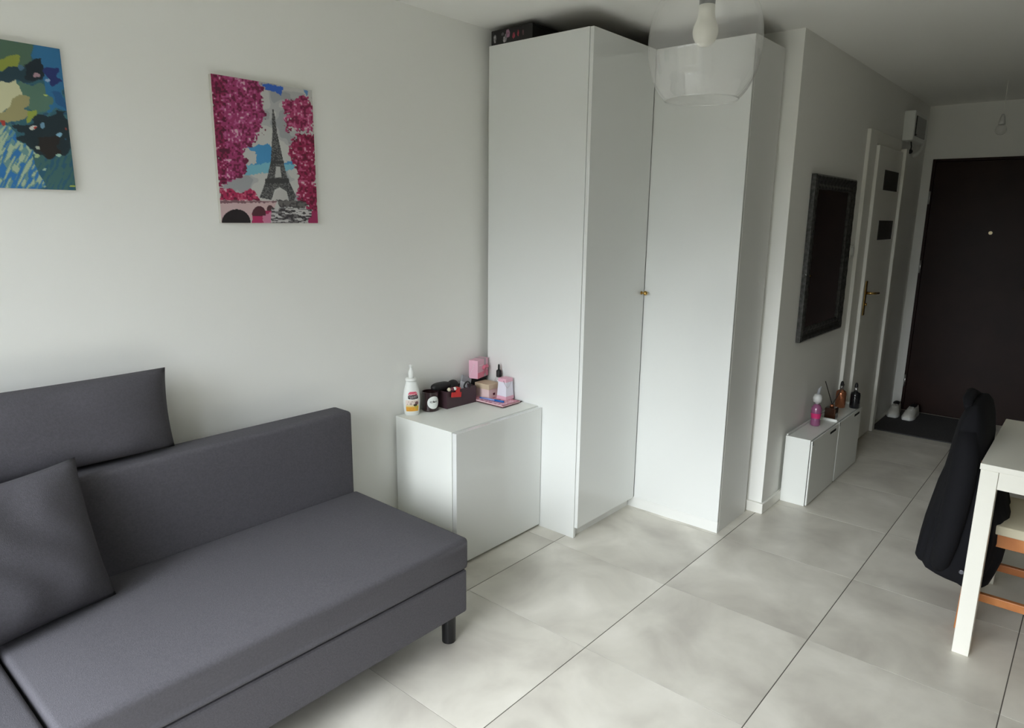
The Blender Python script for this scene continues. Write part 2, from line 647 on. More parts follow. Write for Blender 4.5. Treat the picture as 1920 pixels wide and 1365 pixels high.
# brown entry door
d1 = thing('door_1', 'dark brown entry door at the far end of the hall', None, (XE, -1.73, 0), kind='structure')
bm = nb()
box(bm, XE - 0.006, XE + 0.09, EY1 - 0.022, EY1, 0, EZ)
box(bm, XE - 0.006, XE + 0.09, EY0, EY0 + 0.022, 0, EZ)
box(bm, XE - 0.006, XE + 0.09, EY0 + 0.022, EY1 - 0.022, EZ - 0.02, EZ)
obj('frame', bm, M['door'], d1, bevel=0.002)
obj('leaf', B(XE - 0.004, XE + 0.04, EY0 + 0.024, EY1 - 0.024, 0.004, EZ - 0.022), M['door'], d1, bevel=0.002)
obj('leak_backing', B(XE + 0.041, XE + 0.10, EY0 - 0.02, EY1 + 0.02, -0.1, EZ + 0.02), M['door'], d1)  # solid sheet added behind the leaf to block light leaks
obj('threshold', B(XE - 0.004, XE + 0.041, EY0 + 0.023, EY1 - 0.023, -0.1, 0.003), M['door'], d1)
for z in (1.752, 1.205, 0.253):
    obj('hinge', tube(nb(), (XE - 0.012, EY1 - 0.010, z - 0.05), (XE - 0.012, EY1 - 0.010, z + 0.05), 0.009), M['steel'], d1,
        smooth=True)
obj('peephole', tube(nb(), (XE - 0.012, -1.725, 1.486), (XE + 0.0, -1.725, 1.486), 0.013), M['brassl'], d1)
hp = obj('handle_plate', B(XE - 0.012, XE - 0.003, -2.115, -2.075, 0.96, 1.2), M['brass'], d1, bevel=0.003)
obj('lever', path(nb(), [(XE - 0.01, -2.095, 1.08), (XE - 0.055, -2.095, 1.08), (XE - 0.06, -2.075, 1.08), (XE - 0.06, -1.985, 1.08)],
                  0.009, 10), M['brass'], hp, smooth=True)

# ================================================================== WARDROBES
H = 2.36
w1 = thing('wardrobe', 'tall glossy white wardrobe whose bright side panel faces the low cabinet', 'wardrobe', (0.27, -0.35, 0))
bm = nb()
box(bm, 0.017, 0.5325, -0.627, -0.045, 0.062, H - 0.002)
obj('body', bm, M['foil'], w1, bevel=0.001)
obj('top_shade', B(0.018, 0.5325, -0.622, -0.045, H - 0.0015, H - 0.0005), M['topshade'], w1)  # thin dark sheet, shade painted onto the white top
obj('side_panel', B(-0.001, 0.017, -0.627, -0.0425, 0.0, H + 0.001), M['lacq'], w1, bevel=0.001)
obj('plinth', B(0.018, 0.533, -0.612, -0.598, 0.0, 0.062), M['foil'], w1)
dr = obj('door', B(0.001, 0.533, -0.648, -0.629, 0.057, H), M['lacq'], w1, bevel=0.0015)
kb = nb()
tube(kb, (0.505, -0.648, 1.187), (0.505, -0.652, 1.187), 0.009)
tube(kb, (0.505, -0.652, 1.187), (0.505, -0.664, 1.187), 0.004)
sphere(kb, (0.505, -0.672, 1.187), 0.0115)
obj('knob', kb, M['brass'], dr, smooth=True, label='small round brass knob')

w2 = thing('wardrobe', 'tall glossy white wardrobe facing the window behind the glass lamp', 'wardrobe', (0.74, -0.6, 0))
obj('body', B(0.555, 0.93, -1.118, -0.045, 0.062, H - 0.002), M['foil'], w2, bevel=0.001)
obj('top_shade', B(0.556, 0.93, -1.117, -0.045, H - 0.0015, H - 0.0005), M['topshade'], w2)  # same shade colour laid over this white top
obj('side_panel', B(0.555, 0.892, -1.137, -1.119, 0.0, H + 0.001), M['foil'], w2, bevel=0.001)
obj('plinth', B(0.537, 0.551, -1.1365, -0.598, 0.0, 0.060), M['foil'], w2)
obj('door', B(0.535, 0.553, -1.1365, -0.649, 0.058, H), M['lacq'], w2, bevel=0.0015)

# box on top of the wardrobe
bx = thing('gift_box', 'flat black box with white and red floral print on top of the wardrobe', 'box', (0.14, -0.16, H + 0.001))
BX0, BX1, BY0, BY1, BZ1 = 0.012, 0.30, -0.30, -0.046, H + 0.070
obj('base', B(BX0 + 0.003, BX1 - 0.003, BY0 + 0.003, BY1 - 0.003, H + 0.001, H + 0.060), M['black'], bx)


def boxprint(u, v):
    c = np.tile(np.array([20, 19, 22.]), (len(u), 1))
    n = vnoise(u * 40, v * 9)
    for (cu, cv, ru, rv, cc) in ((0.09, 0.55, 0.035, 0.3, (150, 148, 150)), (0.28, 0.32, 0.03, 0.12, (96, 94, 96)),
                                 (0.32, 0.72, 0.03, 0.2, (165, 160, 165)), (0.36, 0.6, 0.03, 0.28, (130, 126, 132)),
                                 (0.41, 0.35, 0.05, 0.3, (150, 110, 132)), (0.55, 0.55, 0.035, 0.22, (150, 48, 66)),
                                 (0.66, 0.45, 0.02, 0.25, (140, 44, 58)), (0.78, 0.5, 0.02, 0.2, (90, 60, 70))):
        mk = (((u - cu) / ru) ** 2 + ((v - cv) / rv) ** 2 < 0.55 + 0.6 * n)
        c[mk] = np.array(cc) * (0.75 + 0.4 * n[mk, None])
    return c


painted('printed_front', 150, 40, lambda u, v: (np.full_like(u, BX0), BY1 + (BY0 - BY1) * u, BZ1 - 0.002 + (H + 0.003 - BZ1 + 0.002) * v),
        boxprint, M['printm'], bx)
obj('lid', B(BX0 + 0.001, BX1, BY0, BY1, H + 0.058, BZ1), M['black'], bx, bevel=0.002)

# ================================================================== LOW CABINET
BXL, BZ = -0.605, 0.640
lc = thing('low_cabinet', 'low white cabinet with one gloss door between sofa and wardrobe', 'cabinet', (-0.3, -0.2, 0))
bm = nb()
box(bm, BXL, -0.004, -0.388, -0.0145, 0.012, BZ)
obj('body', bm, M['board'], lc, bevel=0.0012)
obj('door', B(BXL + 0.0015, -0.0055, -0.4155, -0.391, 0.012, BZ - 0.004), M['lacq'], lc, bevel=0.0015)
for x in (BXL + 0.05, -0.05):
    for y in (-0.35, -0.05):
        obj('foot', tube(nb(), (x, y, 0), (x, y, 0.012), 0.02), M['blackp'], lc)

# ================================================================== SOFA
SX0, SX1 = -2.98, -0.978
sf = thing('sofa', 'dark grey upholstered sofa along the left wall with block seat and low back', 'sofa', (-2.2, -0.47, 0))


def soft(x0, x1, y0, y1, z0, z1, rad=0.02, crown=0.0, n=6):
    """a box cushion with rounded edges and a slightly crowned top"""
    bm = B(x0, x1, y0, y1, z0, z1)
    bmesh.ops.subdivide_edges(bm, edges=bm.edges[:], cuts=n, use_grid_fill=True)
    if crown:
        for v in bm.verts:
            if v.co.z > z1 - 1e-5:
                a = (v.co.x - x0) / (x1 - x0) * 2 - 1
                b = (v.co.y - y0) / (y1 - y0) * 2 - 1
                v.co.z += crown * (1 - a ** 4) * (1 - b ** 4)
    return bm


obj('base', B(SX0, SX1 - 0.002, -0.852, -0.10, 0.142, 0.312), M['sofa'], sf, bevel=0.012, seg=3)
obj('seat_cushion', soft(-2.268, SX1, -0.858, -0.20, 0.316, 0.437, crown=0.006), M['sofa'], sf, bevel=0.022, seg=4, smooth=True)
obj('seat_cushion', soft(SX0, -2.276, -0.858, -0.20, 0.316, 0.437, crown=0.006), M['sofa'], sf, bevel=0.022, seg=4, smooth=True)
obj('backrest', soft(-2.268, SX1 - 0.004, -0.198, -0.082, 0.30, 0.778), M['sofa'], sf, bevel=0.024, seg=4, smooth=True)
obj('backrest', soft(SX0, -2.276, -0.198, -0.082, 0.30, 0.778), M['sofa'], sf, bevel=0.024, seg=4, smooth=True)
for x, y in ((-1.003, -0.775), (-1.003, -0.16), (-2.93, -0.775), (-2.93, -0.16)):
    obj('leg', tube(nb(), (x, y, 0), (x, y, 0.146), 0.0255, 0.0275, 24), M['blackp'], sf, bevel=0.002)


def pillow_bm(wd, ht, th, n=28, pinch=0.05, wr=0.004):
    """puffed cushion in local XZ plane, thickness along Y"""
    bm = nb()
    sides = []
    for s in (-1, 1):
        g = []
        for j in range(n + 1):
            row = []
            for i in range(n + 1):
                a, b = 2 * i / n - 1, 2 * j / n - 1
                px = a * wd / 2 * (1 - pinch * (1 - b * b) * abs(a) ** 3)
                pz = b * ht / 2 * (1 - pinch * (1 - a * a) * abs(b) ** 3)
                t = th / 2 * max(0.0, (1 - a ** 4) * (1 - b ** 4)) ** 0.6
                t += wr * math.sin(9 * a + 5 * b + 2 * math.sin(4 * b)) * max(0, 1 - a * a) * max(0, 1 - b * b)
                row.append((px, s * t, pz))
            g.append(row)
        sides.append(g)
    V = {}
    for s in (0, 1):
        for j in range(n + 1):
            for i in range(n + 1):
                if s == 1 and (i in (0, n) or j in (0, n)):
                    V[s, i, j] = V[0, i, j]
                else:
                    V[s, i, j] = bm.verts.new(sides[s][j][i])
    for s in (0, 1):
        for j in range(n):
            for i in range(n):
                q = [V[s, i, j], V[s, i + 1, j], V[s, i + 1, j + 1], V[s, i, j + 1]]
                try:
                    bm.faces.new(q if s == 0 else q[::-1])
                except ValueError:
                    pass
    return bm


# long back cushion standing on the backrest
bm = nb()
rings = []
wd, ht, th = 0.70, 0.272, 0.135
bm = pillow_bm(wd, ht, th, 28, pinch=0.025, wr=0.004)
for v in bm.verts:          # boxy cushion: fuller to the edges
    pass
rot(bm, R(-4), 'X', (0, 0, 0))
bmesh.ops.translate(bm, verts=bm.verts, vec=(-1.664 - wd / 2, -0.118, 0.783 + ht / 2))
obj('back_cushion', bm, M['cush'], at=(-2.0, -0.118, 0.78), smooth=True,
    label='wide dark grey back cushion standing on the sofa backrest against the wall', cat='cushion')

bm = pillow_bm(0.46, 0.43, 0.13, 30, pinch=0.06, wr=0.005)
rot(bm, R(-17), 'X', (0, 0, -0.215))
rot(bm, R(13), 'Z', (0, 0, 0))
bmesh.ops.translate(bm, verts=bm.verts, vec=(-2.185, -0.395, 0.655))
obj('throw_pillow', bm, M['cush'], at=(-2.185, -0.395, 0.44), smooth=True,
    label='square dark grey throw pillow leaning on the sofa seat at the left edge', cat='pillow')


# ================================================================== PICTURES
def pic(name, label, x0, x1, z0, z1, nu, nv, rgb):
    t = thing(name, label, 'picture', ((x0 + x1) / 2, 0, (z0 + z1) / 2))
    obj('stretcher', B(x0, x1, -0.018, -0.001, z0, z1), M['canvas'], t, bevel=0.0015)
    painted('painted_canvas', nu, nv, lambda u, v: (x0 + (x1 - x0) * u, np.full_like(u, -0.0186), z1 + (z0 - z1) * v), rgb,
            M['paint'], t)


HM2 = homog([(0, 0), (1, 0), (1, 1), (0, 1)], [(90, 115), (848, 245), (888, 1245), (160, 1220)])


def paris(u, v):
    X, Y = hmap(HM2, u, v)
    n1 = vnoise(X / 38, Y / 38)
    n2 = vnoise(X / 13 + 7, Y / 13 + 3)
    n3 = vnoise(X / 70 + 20, Y / 70 + 11)
    WX_ = X + (n2 - 0.5) * 46 + (n1 - 0.5) * 60
    WY_ = Y + (vnoise(X / 13 + 31, Y / 13 + 17) - 0.5) * 46
    c = np.tile(np.array([196, 196, 193.]), (len(X), 1))
    c[n3 > 0.55] = (178, 179, 180)
    c[n3 > 0.7] = (160, 162, 166)

    def fill(P, cc, warp=0, k=None):
        x_, y_ = (X + (WX_ - X) * warp, Y + (WY_ - Y) * warp)
        mk = inpoly(x_, y_, P)
        if k is not None:
            mk &= k
        c[mk] = cc if not callable(cc) else cc(mk)

    def fol(lo, md, hi):
        def f(mk):
            q = (0.6 * n2 + 0.4 * n1)[mk]
            o = np.tile(np.array(md, float), (mk.sum(), 1))
            o[q < 0.38] = lo
            o[q > 0.63] = hi
            o[q > 0.78] = (214, 176, 190)
            return o
        return f
    fill([(470, 188), (628, 215), (612, 278), (560, 250), (500, 240)], (52, 100, 190), 0.3)
    fill([(780, 240), (825, 250), (805, 290)], (96, 140, 190), 0.2)
    fill([(350, 660), (530, 640), (560, 790), (700, 765), (700, 835), (330, 872), (335, 800), (425, 780), (430, 720)], (74, 148, 200), 0.4)
    fill([(335, 800), (560, 775), (700, 800), (690, 835), (330, 872)], (122, 184, 204), 0.4)
    fill([(60, 90), (465, 170), (475, 300), (485, 430), (465, 540), (420, 610), (335, 670), (335, 770), (320, 870), (225, 920),
          (150, 950), (120, 700)], fol((110, 34, 66), (160, 56, 108), (186, 92, 142)), 1.0)
    fill([(60, 90), (200, 150), (170, 500), (210, 760), (190, 940), (130, 950)], fol((92, 28, 54), (138, 34, 78), (168, 60, 110)), 1.0)
    fill([(630, 320), (700, 310), (760, 285), (835, 320), (862, 360), (864, 560), (740, 545), (690, 500), (640, 555), (622, 510),
          (668, 440), (612, 405)], fol((120, 32, 68), (168, 58, 104), (196, 100, 142)), 0.9)
    fill([(690, 625), (740, 565), (864, 575), (900, 1260), (830, 1245), (790, 1100), (735, 1085), (735, 900), (690, 790), (665, 690)],
         fol((104, 24, 52), (148, 32, 76), (184, 84, 124)), 0.9)
    fill([(145, 965), (240, 965), (300, 1005), (380, 970), (450, 1030), (450, 1062), (145, 1055)], fol((110, 26, 56), (170, 38, 84), (196, 80, 112)), 0.6)
    dk, md = (66, 66, 67), (96, 97, 98)
    tw = lambda mk: np.where((vnoise(X / 7, Y / 5)[mk, None]) > 0.55, np.array([112, 112, 112.]), np.array([66, 66, 68.]))
    fill([(548, 385), (556, 385), (566, 440), (582, 560), (628, 775), (532, 775), (546, 560), (544, 440)], tw)
    fill([(532, 768), (630, 768), (632, 790), (530, 790)], dk)
    fill([(528, 790), (630, 790), (658, 905), (500, 905)], tw)
    fill([(572, 812), (602, 812), (612, 892), (562, 892)], (186, 186, 184))
    fill([(490, 900), (666, 900), (672, 935), (486, 935)], dk)
    fill([(486, 935), (610, 935), (600, 965), (560, 985), (535, 1060), (446, 1040)], tw)
    fill([(590, 935), (674, 935), (722, 1035), (705, 1068), (668, 1068), (650, 1000), (600, 968)], tw)
    fill([(545, 1068), (556, 1010), (580, 988), (620, 985), (650, 1010), (662, 1068)], (190, 188, 186))
    fill([(575, 1060), (720, 1070), (795, 1085), (792, 1135), (600, 1112)], lambda mk: np.where(n2[mk, None] > 0.5, np.array([108, 104, 104.]), np.array([74, 72, 73.])), 0.4)
    fill([(150, 1052), (578, 1068), (560, 1112), (535, 1150), (500, 1168), (395, 1200), (158, 1235)], (206, 178, 180))
    fill([(150, 1052), (578, 1068), (576, 1080), (150, 1075)], (130, 96, 104), 0.3)
    fill([(380, 1160), (540, 1130), (545, 1235), (380, 1232)], (176, 46, 96), 0.4)
    fill([(460, 1180), (540, 1150), (545, 1240), (470, 1240)], (206, 130, 160), 0.4)
    for ex, ey, a, b, cc in ((268, 1222, 108, 100, (34, 28, 32)), (440, 1165, 52, 62, (84, 44, 54)), (523, 1128, 24, 30, (84, 52, 58))):
        mk = (((X - ex) / a) ** 2 + ((Y - ey) / b) ** 2 < 1) & (Y < ey + 12)
        c[mk] = cc
    fill([(535, 1118), (850, 1142), (838, 1250), (528, 1240)],
         lambda mk: np.where((vnoise(X / 26, Y / 8)[mk, None]) > 0.56, np.array([196, 194, 194.]),
                             np.where(n2[mk, None] > 0.5, np.array([112, 108, 110.]), np.array([62, 58, 62.]))))
    fill([(830, 1150), (895, 1150), (900, 1260), (820, 1255)], (158, 44, 92), 0.6)
    return c


pic('canvas_picture', 'portrait canvas of an iron lattice tower between pink blossom trees', -1.385, -0.984, 1.527, 2.03, 200, 250, paris)

HM1 = homog([(0.718, 0), (1, 0), (1, 1), (0.622, 1)], [(0, 105), (465, 190), (550, 1270), (0, 1235)])


def abstract(u, v):
    X, Y = hmap(HM1, u, v)
    n1 = vnoise(X / 60 + 3, Y / 60)
    n2 = vnoise(X / 22 + 9, Y / 22 + 5)
    n4 = vnoise((X + Y * 0.6) / 14, (Y - X * 0.8) / 60)
    WX_ = X + (n1 - 0.5) * 90 + (n2 - 0.5) * 26
    WY_ = Y + (vnoise(X / 60 + 40, Y / 60 + 13) - 0.5) * 90
    c = np.tile(np.array([50, 98, 112.]), (len(X), 1))
    c[n1 > 0.6] = (64, 110, 118)
    c[n2 > 0.75] = (40, 84, 112)

    def fill(P, cc, w=1.0):
        mk = inpoly(X + (WX_ - X) * w, Y + (WY_ - Y) * w, P)
        c[mk] = cc if not callable(cc) else cc(mk)
    fill([(-900, 60), (240, 120), (220, 330), (-900, 420)], (78, 106, 88), 0.5)
    fill([(230, 140), (480, 170), (500, 700), (380, 680), (330, 450), (230, 300)], (46, 112, 158), 0.8)
    fill([(0, 262), (150, 250), (130, 350), (-120, 360)], (142, 152, 66), 0.5)
    fill([(-300, 370), (120, 345), (290, 300), (310, 420), (180, 440), (-300, 450)], (34, 62, 74), 0.8)
    fill([(180, 300), (330, 260), (350, 360), (300, 430), (200, 410)], (24, 40, 50), 0.8)
    fill([(320, 370), (430, 330), (470, 430), (390, 470)], (36, 50, 110), 0.9)
    fill([(150, 440), (330, 470), (400, 640), (290, 720), (150, 620)], (88, 122, 106), 0.8)
    fill([(-260, 430), (90, 430), (170, 520), (150, 640), (-20, 690), (-260, 700)], (204, 203, 166), 0.8)
    fill([(130, 540), (220, 570), (210, 700), (60, 780), (-260, 760), (-260, 690), (40, 680)], (158, 152, 108), 0.7)
    fill([(210, 690), (290, 670), (270, 730), (180, 760)], (146, 160, 68), 0.5)
    fill([(380, 540), (480, 540), (500, 700), (420, 640)], (38, 92, 140), 0.8)
    fill([(90, 800), (300, 720), (500, 700), (540, 1000), (420, 1100), (300, 1050), (180, 900)], (28, 46, 54), 0.9)
    fill([(300, 880), (440, 880), (450, 1060), (320, 1060)], (38, 34, 32), 0.9)
    fill([(-400, 800), (60, 800), (330, 1080), (380, 1240), (200, 1270), (-400, 1260)],
         lambda mk: np.where(n4[mk, None] > 0.62, np.array([168, 188, 158.]), np.where(n4[mk, None] > 0.42, np.array([104, 146, 146.]), np.array([46, 116, 178.]))), 0.5)
    fill([(200, 1010), (560, 1040), (560, 1290), (330, 1260)], lambda mk: np.where(n4[mk, None] > 0.6, np.array([40, 92, 116.]), np.array([64, 104, 104.])), 0.7)
    for ex, ey, a, b, cc in ((245, 805, 26, 24, (206, 206, 200)), (262, 806, 10, 12, (186, 60, 46)), (320, 800, 20, 16, (110, 150, 176)),
                             (440, 865, 22, 20, (134, 180, 206)), (290, 962, 20, 14, (180, 190, 176)), (422, 1020, 24, 12, (160, 196, 180)),
                             (10, 775, 22, 28, (168, 62, 54)), (360, 440, 18, 10, (150, 176, 206)), (275, 395, 18, 12, (170, 140, 150)),
                             (345, 562, 18, 8, (186, 200, 110)), (262, 1020, 26, 14, (168, 190, 140)), (318, 1110, 20, 9, (170, 196, 170)),
                             (520, 1236, 26, 6, (178, 190, 80)), (150, 345, 28, 30, (74, 108, 134)), (484, 826, 9, 9, (150, 70, 60))):
        mk = ((WX_ * 0.4 + X * 0.6 - ex) / a) ** 2 + ((WY_ * 0.4 + Y * 0.6 - ey) / b) ** 2 < 1
        c[mk] = cc
    return c


pic('canvas_picture', 'blue and green abstract canvas cut by the left edge of the view', -2.345, -1.84, 1.624, 2.028, 230, 184, abstract)

# ================================================================== PENDANT LAMP
LC = Vector((-0.873, -1.592, 1.995))
lp = thing('pendant_lamp', 'clear glass globe pendant lamp with frosted bulb in front of the wardrobe', 'lamp', (LC.x, LC.y, HC))
prof = []
for i in range(25):
    z = -0.134 + (0.134 + 0.138) * i / 24
    r = 0.1415 * math.sqrt(max(0.0, 1 - abs(z / 0.172) ** 2.25))
    prof.append((r, z))
prof.append((0.03, 0.1405))
bm = lathe(nb(), prof, LC, 64, cap0=False, cap1=False)
gs = obj('glass_shade', bm, M['globe'], lp, smooth=True)
rim = nb()
n = 64
r0 = prof[0][0]
path_pts = [(LC.x + r0 * math.cos(2 * math.pi * i / n), LC.y + r0 * math.sin(2 * math.pi * i / n), LC.z - 0.134) for i in range(n + 1)]
path(rim, path_pts, 0.0018, 6)
obj('rim', rim, M['clear'], gs, smooth=True)
bp_ = [(0.0, -0.035), (0.014, -0.033), (0.024, -0.025), (0.0300, -0.012), (0.0318, 0.0), (0.0300, 0.012), (0.0262, 0.021), (0.0225, 0.030), (0.0205, 0.042), (0.0195, 0.062)]
obj('bulb', lathe(nb(), [(max(r, 1e-4), z) for r, z in bp_], LC + Vector((0, 0, 0.030)), 32), M['bulb'], lp, smooth=True)
obj('lamp_holder', lathe(nb(), [(0.018, 0.090), (0.0195, 0.092), (0.0205, 0.125), (0.034, 0.138), (0.036, 0.150), (0.022, 0.16), (0.006, 0.17)],
                         LC, 32), M['holder'], lp, smooth=False)
obj('cable', tube(nb(), LC + Vector((0, 0, 0.165)), (LC.x, LC.y, HC - 0.03), 0.003), M['holder'], lp)
obj('ceiling_cup', lathe(nb(), [(0.012, -0.04), (0.045, -0.012), (0.048, 0.0)], (LC.x, LC.y, HC), 32), M['holder'], lp, smooth=True)

hb = thing('bare_bulb', 'bare glass bulb hanging on a thin cable in front of the entry door', 'lamp', (3.0, -1.792, HC))
obj('cable', tube(nb(), (3.0, -1.792, HC), (3.0, -1.792, 2.24), 0.0016, n=8), M['trim'], hb)
obj('socket', lathe(nb(), [(0.006, 0.065), (0.012, 0.05), (0.018, 0.02), (0.019, 0.0)], (3.0, -1.792, 2.185), 20), M['frost'], hb, smooth=True)
obj('bulb', sphere(nb(), (3.0, -1.792, 2.152), 0.033, 24), M['clear'], hb, smooth=True)

# ================================================================== HALL: mirror, switch, fuse box
mi = thing('wall_mirror', 'tall dark mirror in an ornate pewter frame on the hall wall', 'mirror', (1.61, YH, 1.355))
MX0, MX1, MZ0, MZ1, FY = 1.225, 1.965, 0.905, 1.802, YH - 0.026
fw = 0.078


def frame_piece(a, b, inner_a, inner_b):
    """one mitred frame side as a stepped moulding"""
    bm = nb()
    a, b, ia, ib = Vector(a), Vector(b), Vector(inner_a), Vector(inner_b)
    steps = [(0.0, 0.0), (0.0, 0.024), (0.12, 0.031), (0.28, 0.026), (0.45, 0.017), (0.62, 0.013), (0.78, 0.020), (0.92, 0.019), (1.0, 0.010), (1.0, 0.0)]
    N = 40
    rings = []
    for k in range(N + 1):
        t = k / N
        o_, i_ = a.lerp(b, t), ia.lerp(ib, t)
        ring = []
        for s, h in steps:
            q = o_.lerp(i_, s)
            wv = 0.0009 * math.sin(t * N * 1.7) * (1 if 0.05 < s < 0.95 and h else 0)
            ring.append((q.x, YH - 0.001 - h - wv, q.z))
        rings.append(ring)
    return loft(bm, rings)


P_ = [(MX0, 0, MZ0), (MX1, 0, MZ0), (MX1, 0, MZ1), (MX0, 0, MZ1)]
I_ = [(MX0 + fw, 0, MZ0 + fw), (MX1 - fw, 0, MZ0 + fw), (MX1 - fw, 0, MZ1 - fw), (MX0 + fw, 0, MZ1 - fw)]
for k in range(4):
    obj('frame_side', frame_piece(P_[k], P_[(k + 1) % 4], I_[k], I_[(k + 1) % 4]), M['pewter'], mi)
obj('mirror_glass', B(MX0 + fw - 0.006, MX1 - fw + 0.006, YH - 0.012, YH - 0.006, MZ0 + fw - 0.006, MZ1 - fw + 0.006), M['mirror'], mi)

sw = thing('light_switch', 'small white light switch right of the mirror', 'switch', (2.105, YH, 1.375))
obj('plate', B(2.065, 2.145, YH - 0.010, YH - 0.0005, 1.335, 1.415), M['plas'], sw, bevel=0.004)
obj('rocker', B(2.082, 2.128, YH - 0.015, YH - 0.009, 1.352, 1.398), M['plas'], sw, bevel=0.003)

fb = thing('fuse_box', 'white fuse box with a smoked window high on the hall wall', 'fuse box', (3.22, YH, 2.22))
obj('housing', B(3.05, 3.44, YH - 0.072, YH - 0.0005, 2.125, 2.325), M['plas'], fb, bevel=0.006)
obj('smoked_window', B(3.085, 3.39, YH - 0.078, YH - 0.070, 2.155, 2.292), M['smoked'], fb, bevel=0.003)
obj('catch', B(3.09, 3.11, YH - 0.084, YH - 0.076, 2.158, 2.168), M['blackp'], fb)
bm = path(nb(), [(3.44, YH - 0.045, 2.30), (3.50, YH - 0.05, 2.29), (3.54, YH - 0.05, 2.22), (3.53, YH - 0.05, 2.15), (3.47, YH - 0.045, 2.085),
                 (3.40, YH - 0.03, 2.05), (3.38, YH - 0.012, 2.04)], 0.014, 10)
obj('cable_duct', bm, M['plas'], fb, smooth=True)
bm = path(nb(), [(3.16, YH - 0.04, 2.127), (3.165, YH - 0.045, 2.09), (3.155, YH - 0.045, 2.065)], 0.004, 8)
sphere(bm, (3.15, YH - 0.045, 2.055), 0.016, 12)
obj('loose_wire', bm, M['black'], fb, smooth=True)

# ================================================================== HALL: shoe cabinets
CY0, CY1, CZ = YH - 0.160, YH - 0.0145, 0.386


def shoe_cabinet(x0, x1, label):
    t = thing('shoe_cabinet', label, 'cabinet', ((x0 + x1) / 2, (CY0 + CY1) / 2, 0), group='white plastic shoe cabinets in the hall')
    bm = nb()
    box(bm, x0, x0 + 0.010, CY0 + 0.012, CY1, 0.0, CZ)
    box(bm, x1 - 0.010, x1, CY0 + 0.012, CY1, 0.0, CZ + 0.012)
    box(bm, x0 + 0.010, x1 - 0.010, CY1 - 0.01, CY1, 0.0, CZ + 0.008)
    box(bm, x0 + 0.010, x1 - 0.010, CY0 + 0.012, CY1 - 0.01, CZ - 0.012, CZ - 0.002)
    box(bm, x0 + 0.010, x1 - 0.010, CY0 + 0.012, CY1 - 0.01, 0.0, 0.01)
    obj('body', bm, M['plas'], t, bevel=0.0025)
    f = obj('flap_door', B(x0 + 0.002, x1 - 0.012, CY0, CY0 + 0.009, 0.006, CZ - 0.006), M['plas'], t, bevel=0.003)
    obj('grip_slot', B(x1 - 0.17, x1 - 0.06, CY0 - 0.0008, CY0 + 0.002, CZ - 0.038, CZ - 0.024), M['darkgap'], f)
    obj('hinge_slot', B(x0 + 0.004, x0 + 0.012, CY0 - 0.0006, CY0 + 0.002, CZ - 0.03, CZ - 0.008), M['darkgap'], f)
    return t


shoe_cabinet(1.182, 1.668, 'nearer white plastic shoe cabinet carrying the pink spray bottle')
shoe_cabinet(1.676, 2.165, 'farther white plastic shoe cabinet carrying the copper and black bottles')
TZ = CZ - 0.002

t = thing('spray_bottle', 'pink perfume bottle with a frosted cap on the nearer shoe cabinet', 'bottle', (1.505, -1.275, TZ))
obj('body', lathe(nb(), [(0.024, 0.0), (0.028, 0.006), (0.027, 0.03), (0.024, 0.05), (0.029, 0.085), (0.029, 0.105), (0.018, 0.125), (0.010, 0.13)],
                  (1.505, -1.275, TZ), 28), M['pinkliq'], t, smooth=True)
obj('label', lathe(nb(), [(0.0262, 0.046), (0.0262, 0.05), (0.0286, 0.07), (0.0296, 0.076)], (1.505, -1.275, TZ), 28, cap0=False, cap1=False), M['magenta'], t,
    smooth=True, label='magenta band label')
cp_ = obj('cap', lathe(nb(), [(0.010, 0.128), (0.011, 0.14), (0.022, 0.142), (0.026, 0.165), (0.020, 0.185), (0.01, 0.19)], (1.505, -1.275, TZ), 24), M['frost'], t, smooth=True)
obj('trigger', path(nb(), [(1.505, -1.275, TZ + 0.185), (1.507, -1.28, TZ + 0.22), (1.512, -1.288, TZ + 0.235)], [0.009, 0.008, 0.004], 10), M['grey'], cp_, smooth=True)

t = thing('reed_diffuser', 'dark amber reed diffuser with two dark sticks on the farther shoe cabinet', 'diffuser', (1.738, -1.295, TZ))
obj('jar', B(1.706, 1.770, -1.327, -1.263, TZ, TZ + 0.066), M['amber'], t, bevel=0.006)
obj('neck', lathe(nb(), [(0.012, 0.066), (0.012, 0.084)], (1.738, -1.295, TZ), 18), M['copper'], t, smooth=True)
obj('reed', tube(nb(), (1.741, -1.297, TZ + 0.075), (1.668, -1.262, TZ + 0.235), 0.0028, n=8), M['stick'], t)
obj('reed', tube(nb(), (1.736, -1.293, TZ + 0.075), (1.800, -1.335, TZ + 0.205), 0.0028, n=8), M['stick'], t)


def dropper(name, label, x, y, body, neck, rad=0.031, hb_=0.115):
    t = thing(name, label, 'bottle', (x, y, TZ))
    obj('body', lathe(nb(), [(rad * 0.94, 0.0), (rad, 0.004), (rad, hb_ * 0.8), (rad * 0.9, hb_ * 0.92), (rad * 0.4, hb_), (rad * 0.36, hb_ + 0.006)], (x, y, TZ), 28), body, t,
        smooth=True)
    obj('collar', lathe(nb(), [(0.0125, hb_ + 0.004), (0.0125, hb_ + 0.028)], (x, y, TZ), 20), neck, t, smooth=True)
    obj('pump', lathe(nb(), [(0.010, hb_ + 0.026), (0.011, hb_ + 0.03), (0.010, hb_ + 0.045), (0.006, hb_ + 0.055), (0.001, hb_ + 0.058)], (x, y, TZ), 16), M['black'], t, smooth=True)


dropper('serum_bottle', 'copper bottle with black pump on the farther shoe cabinet', 2.04, -1.262, M['copper'], M['steel'])
dropper('serum_bottle', 'black bottle with black pump beside the copper bottle', 2.085, -1.336, M['blackg'], M['steel'], 0.030, 0.108)

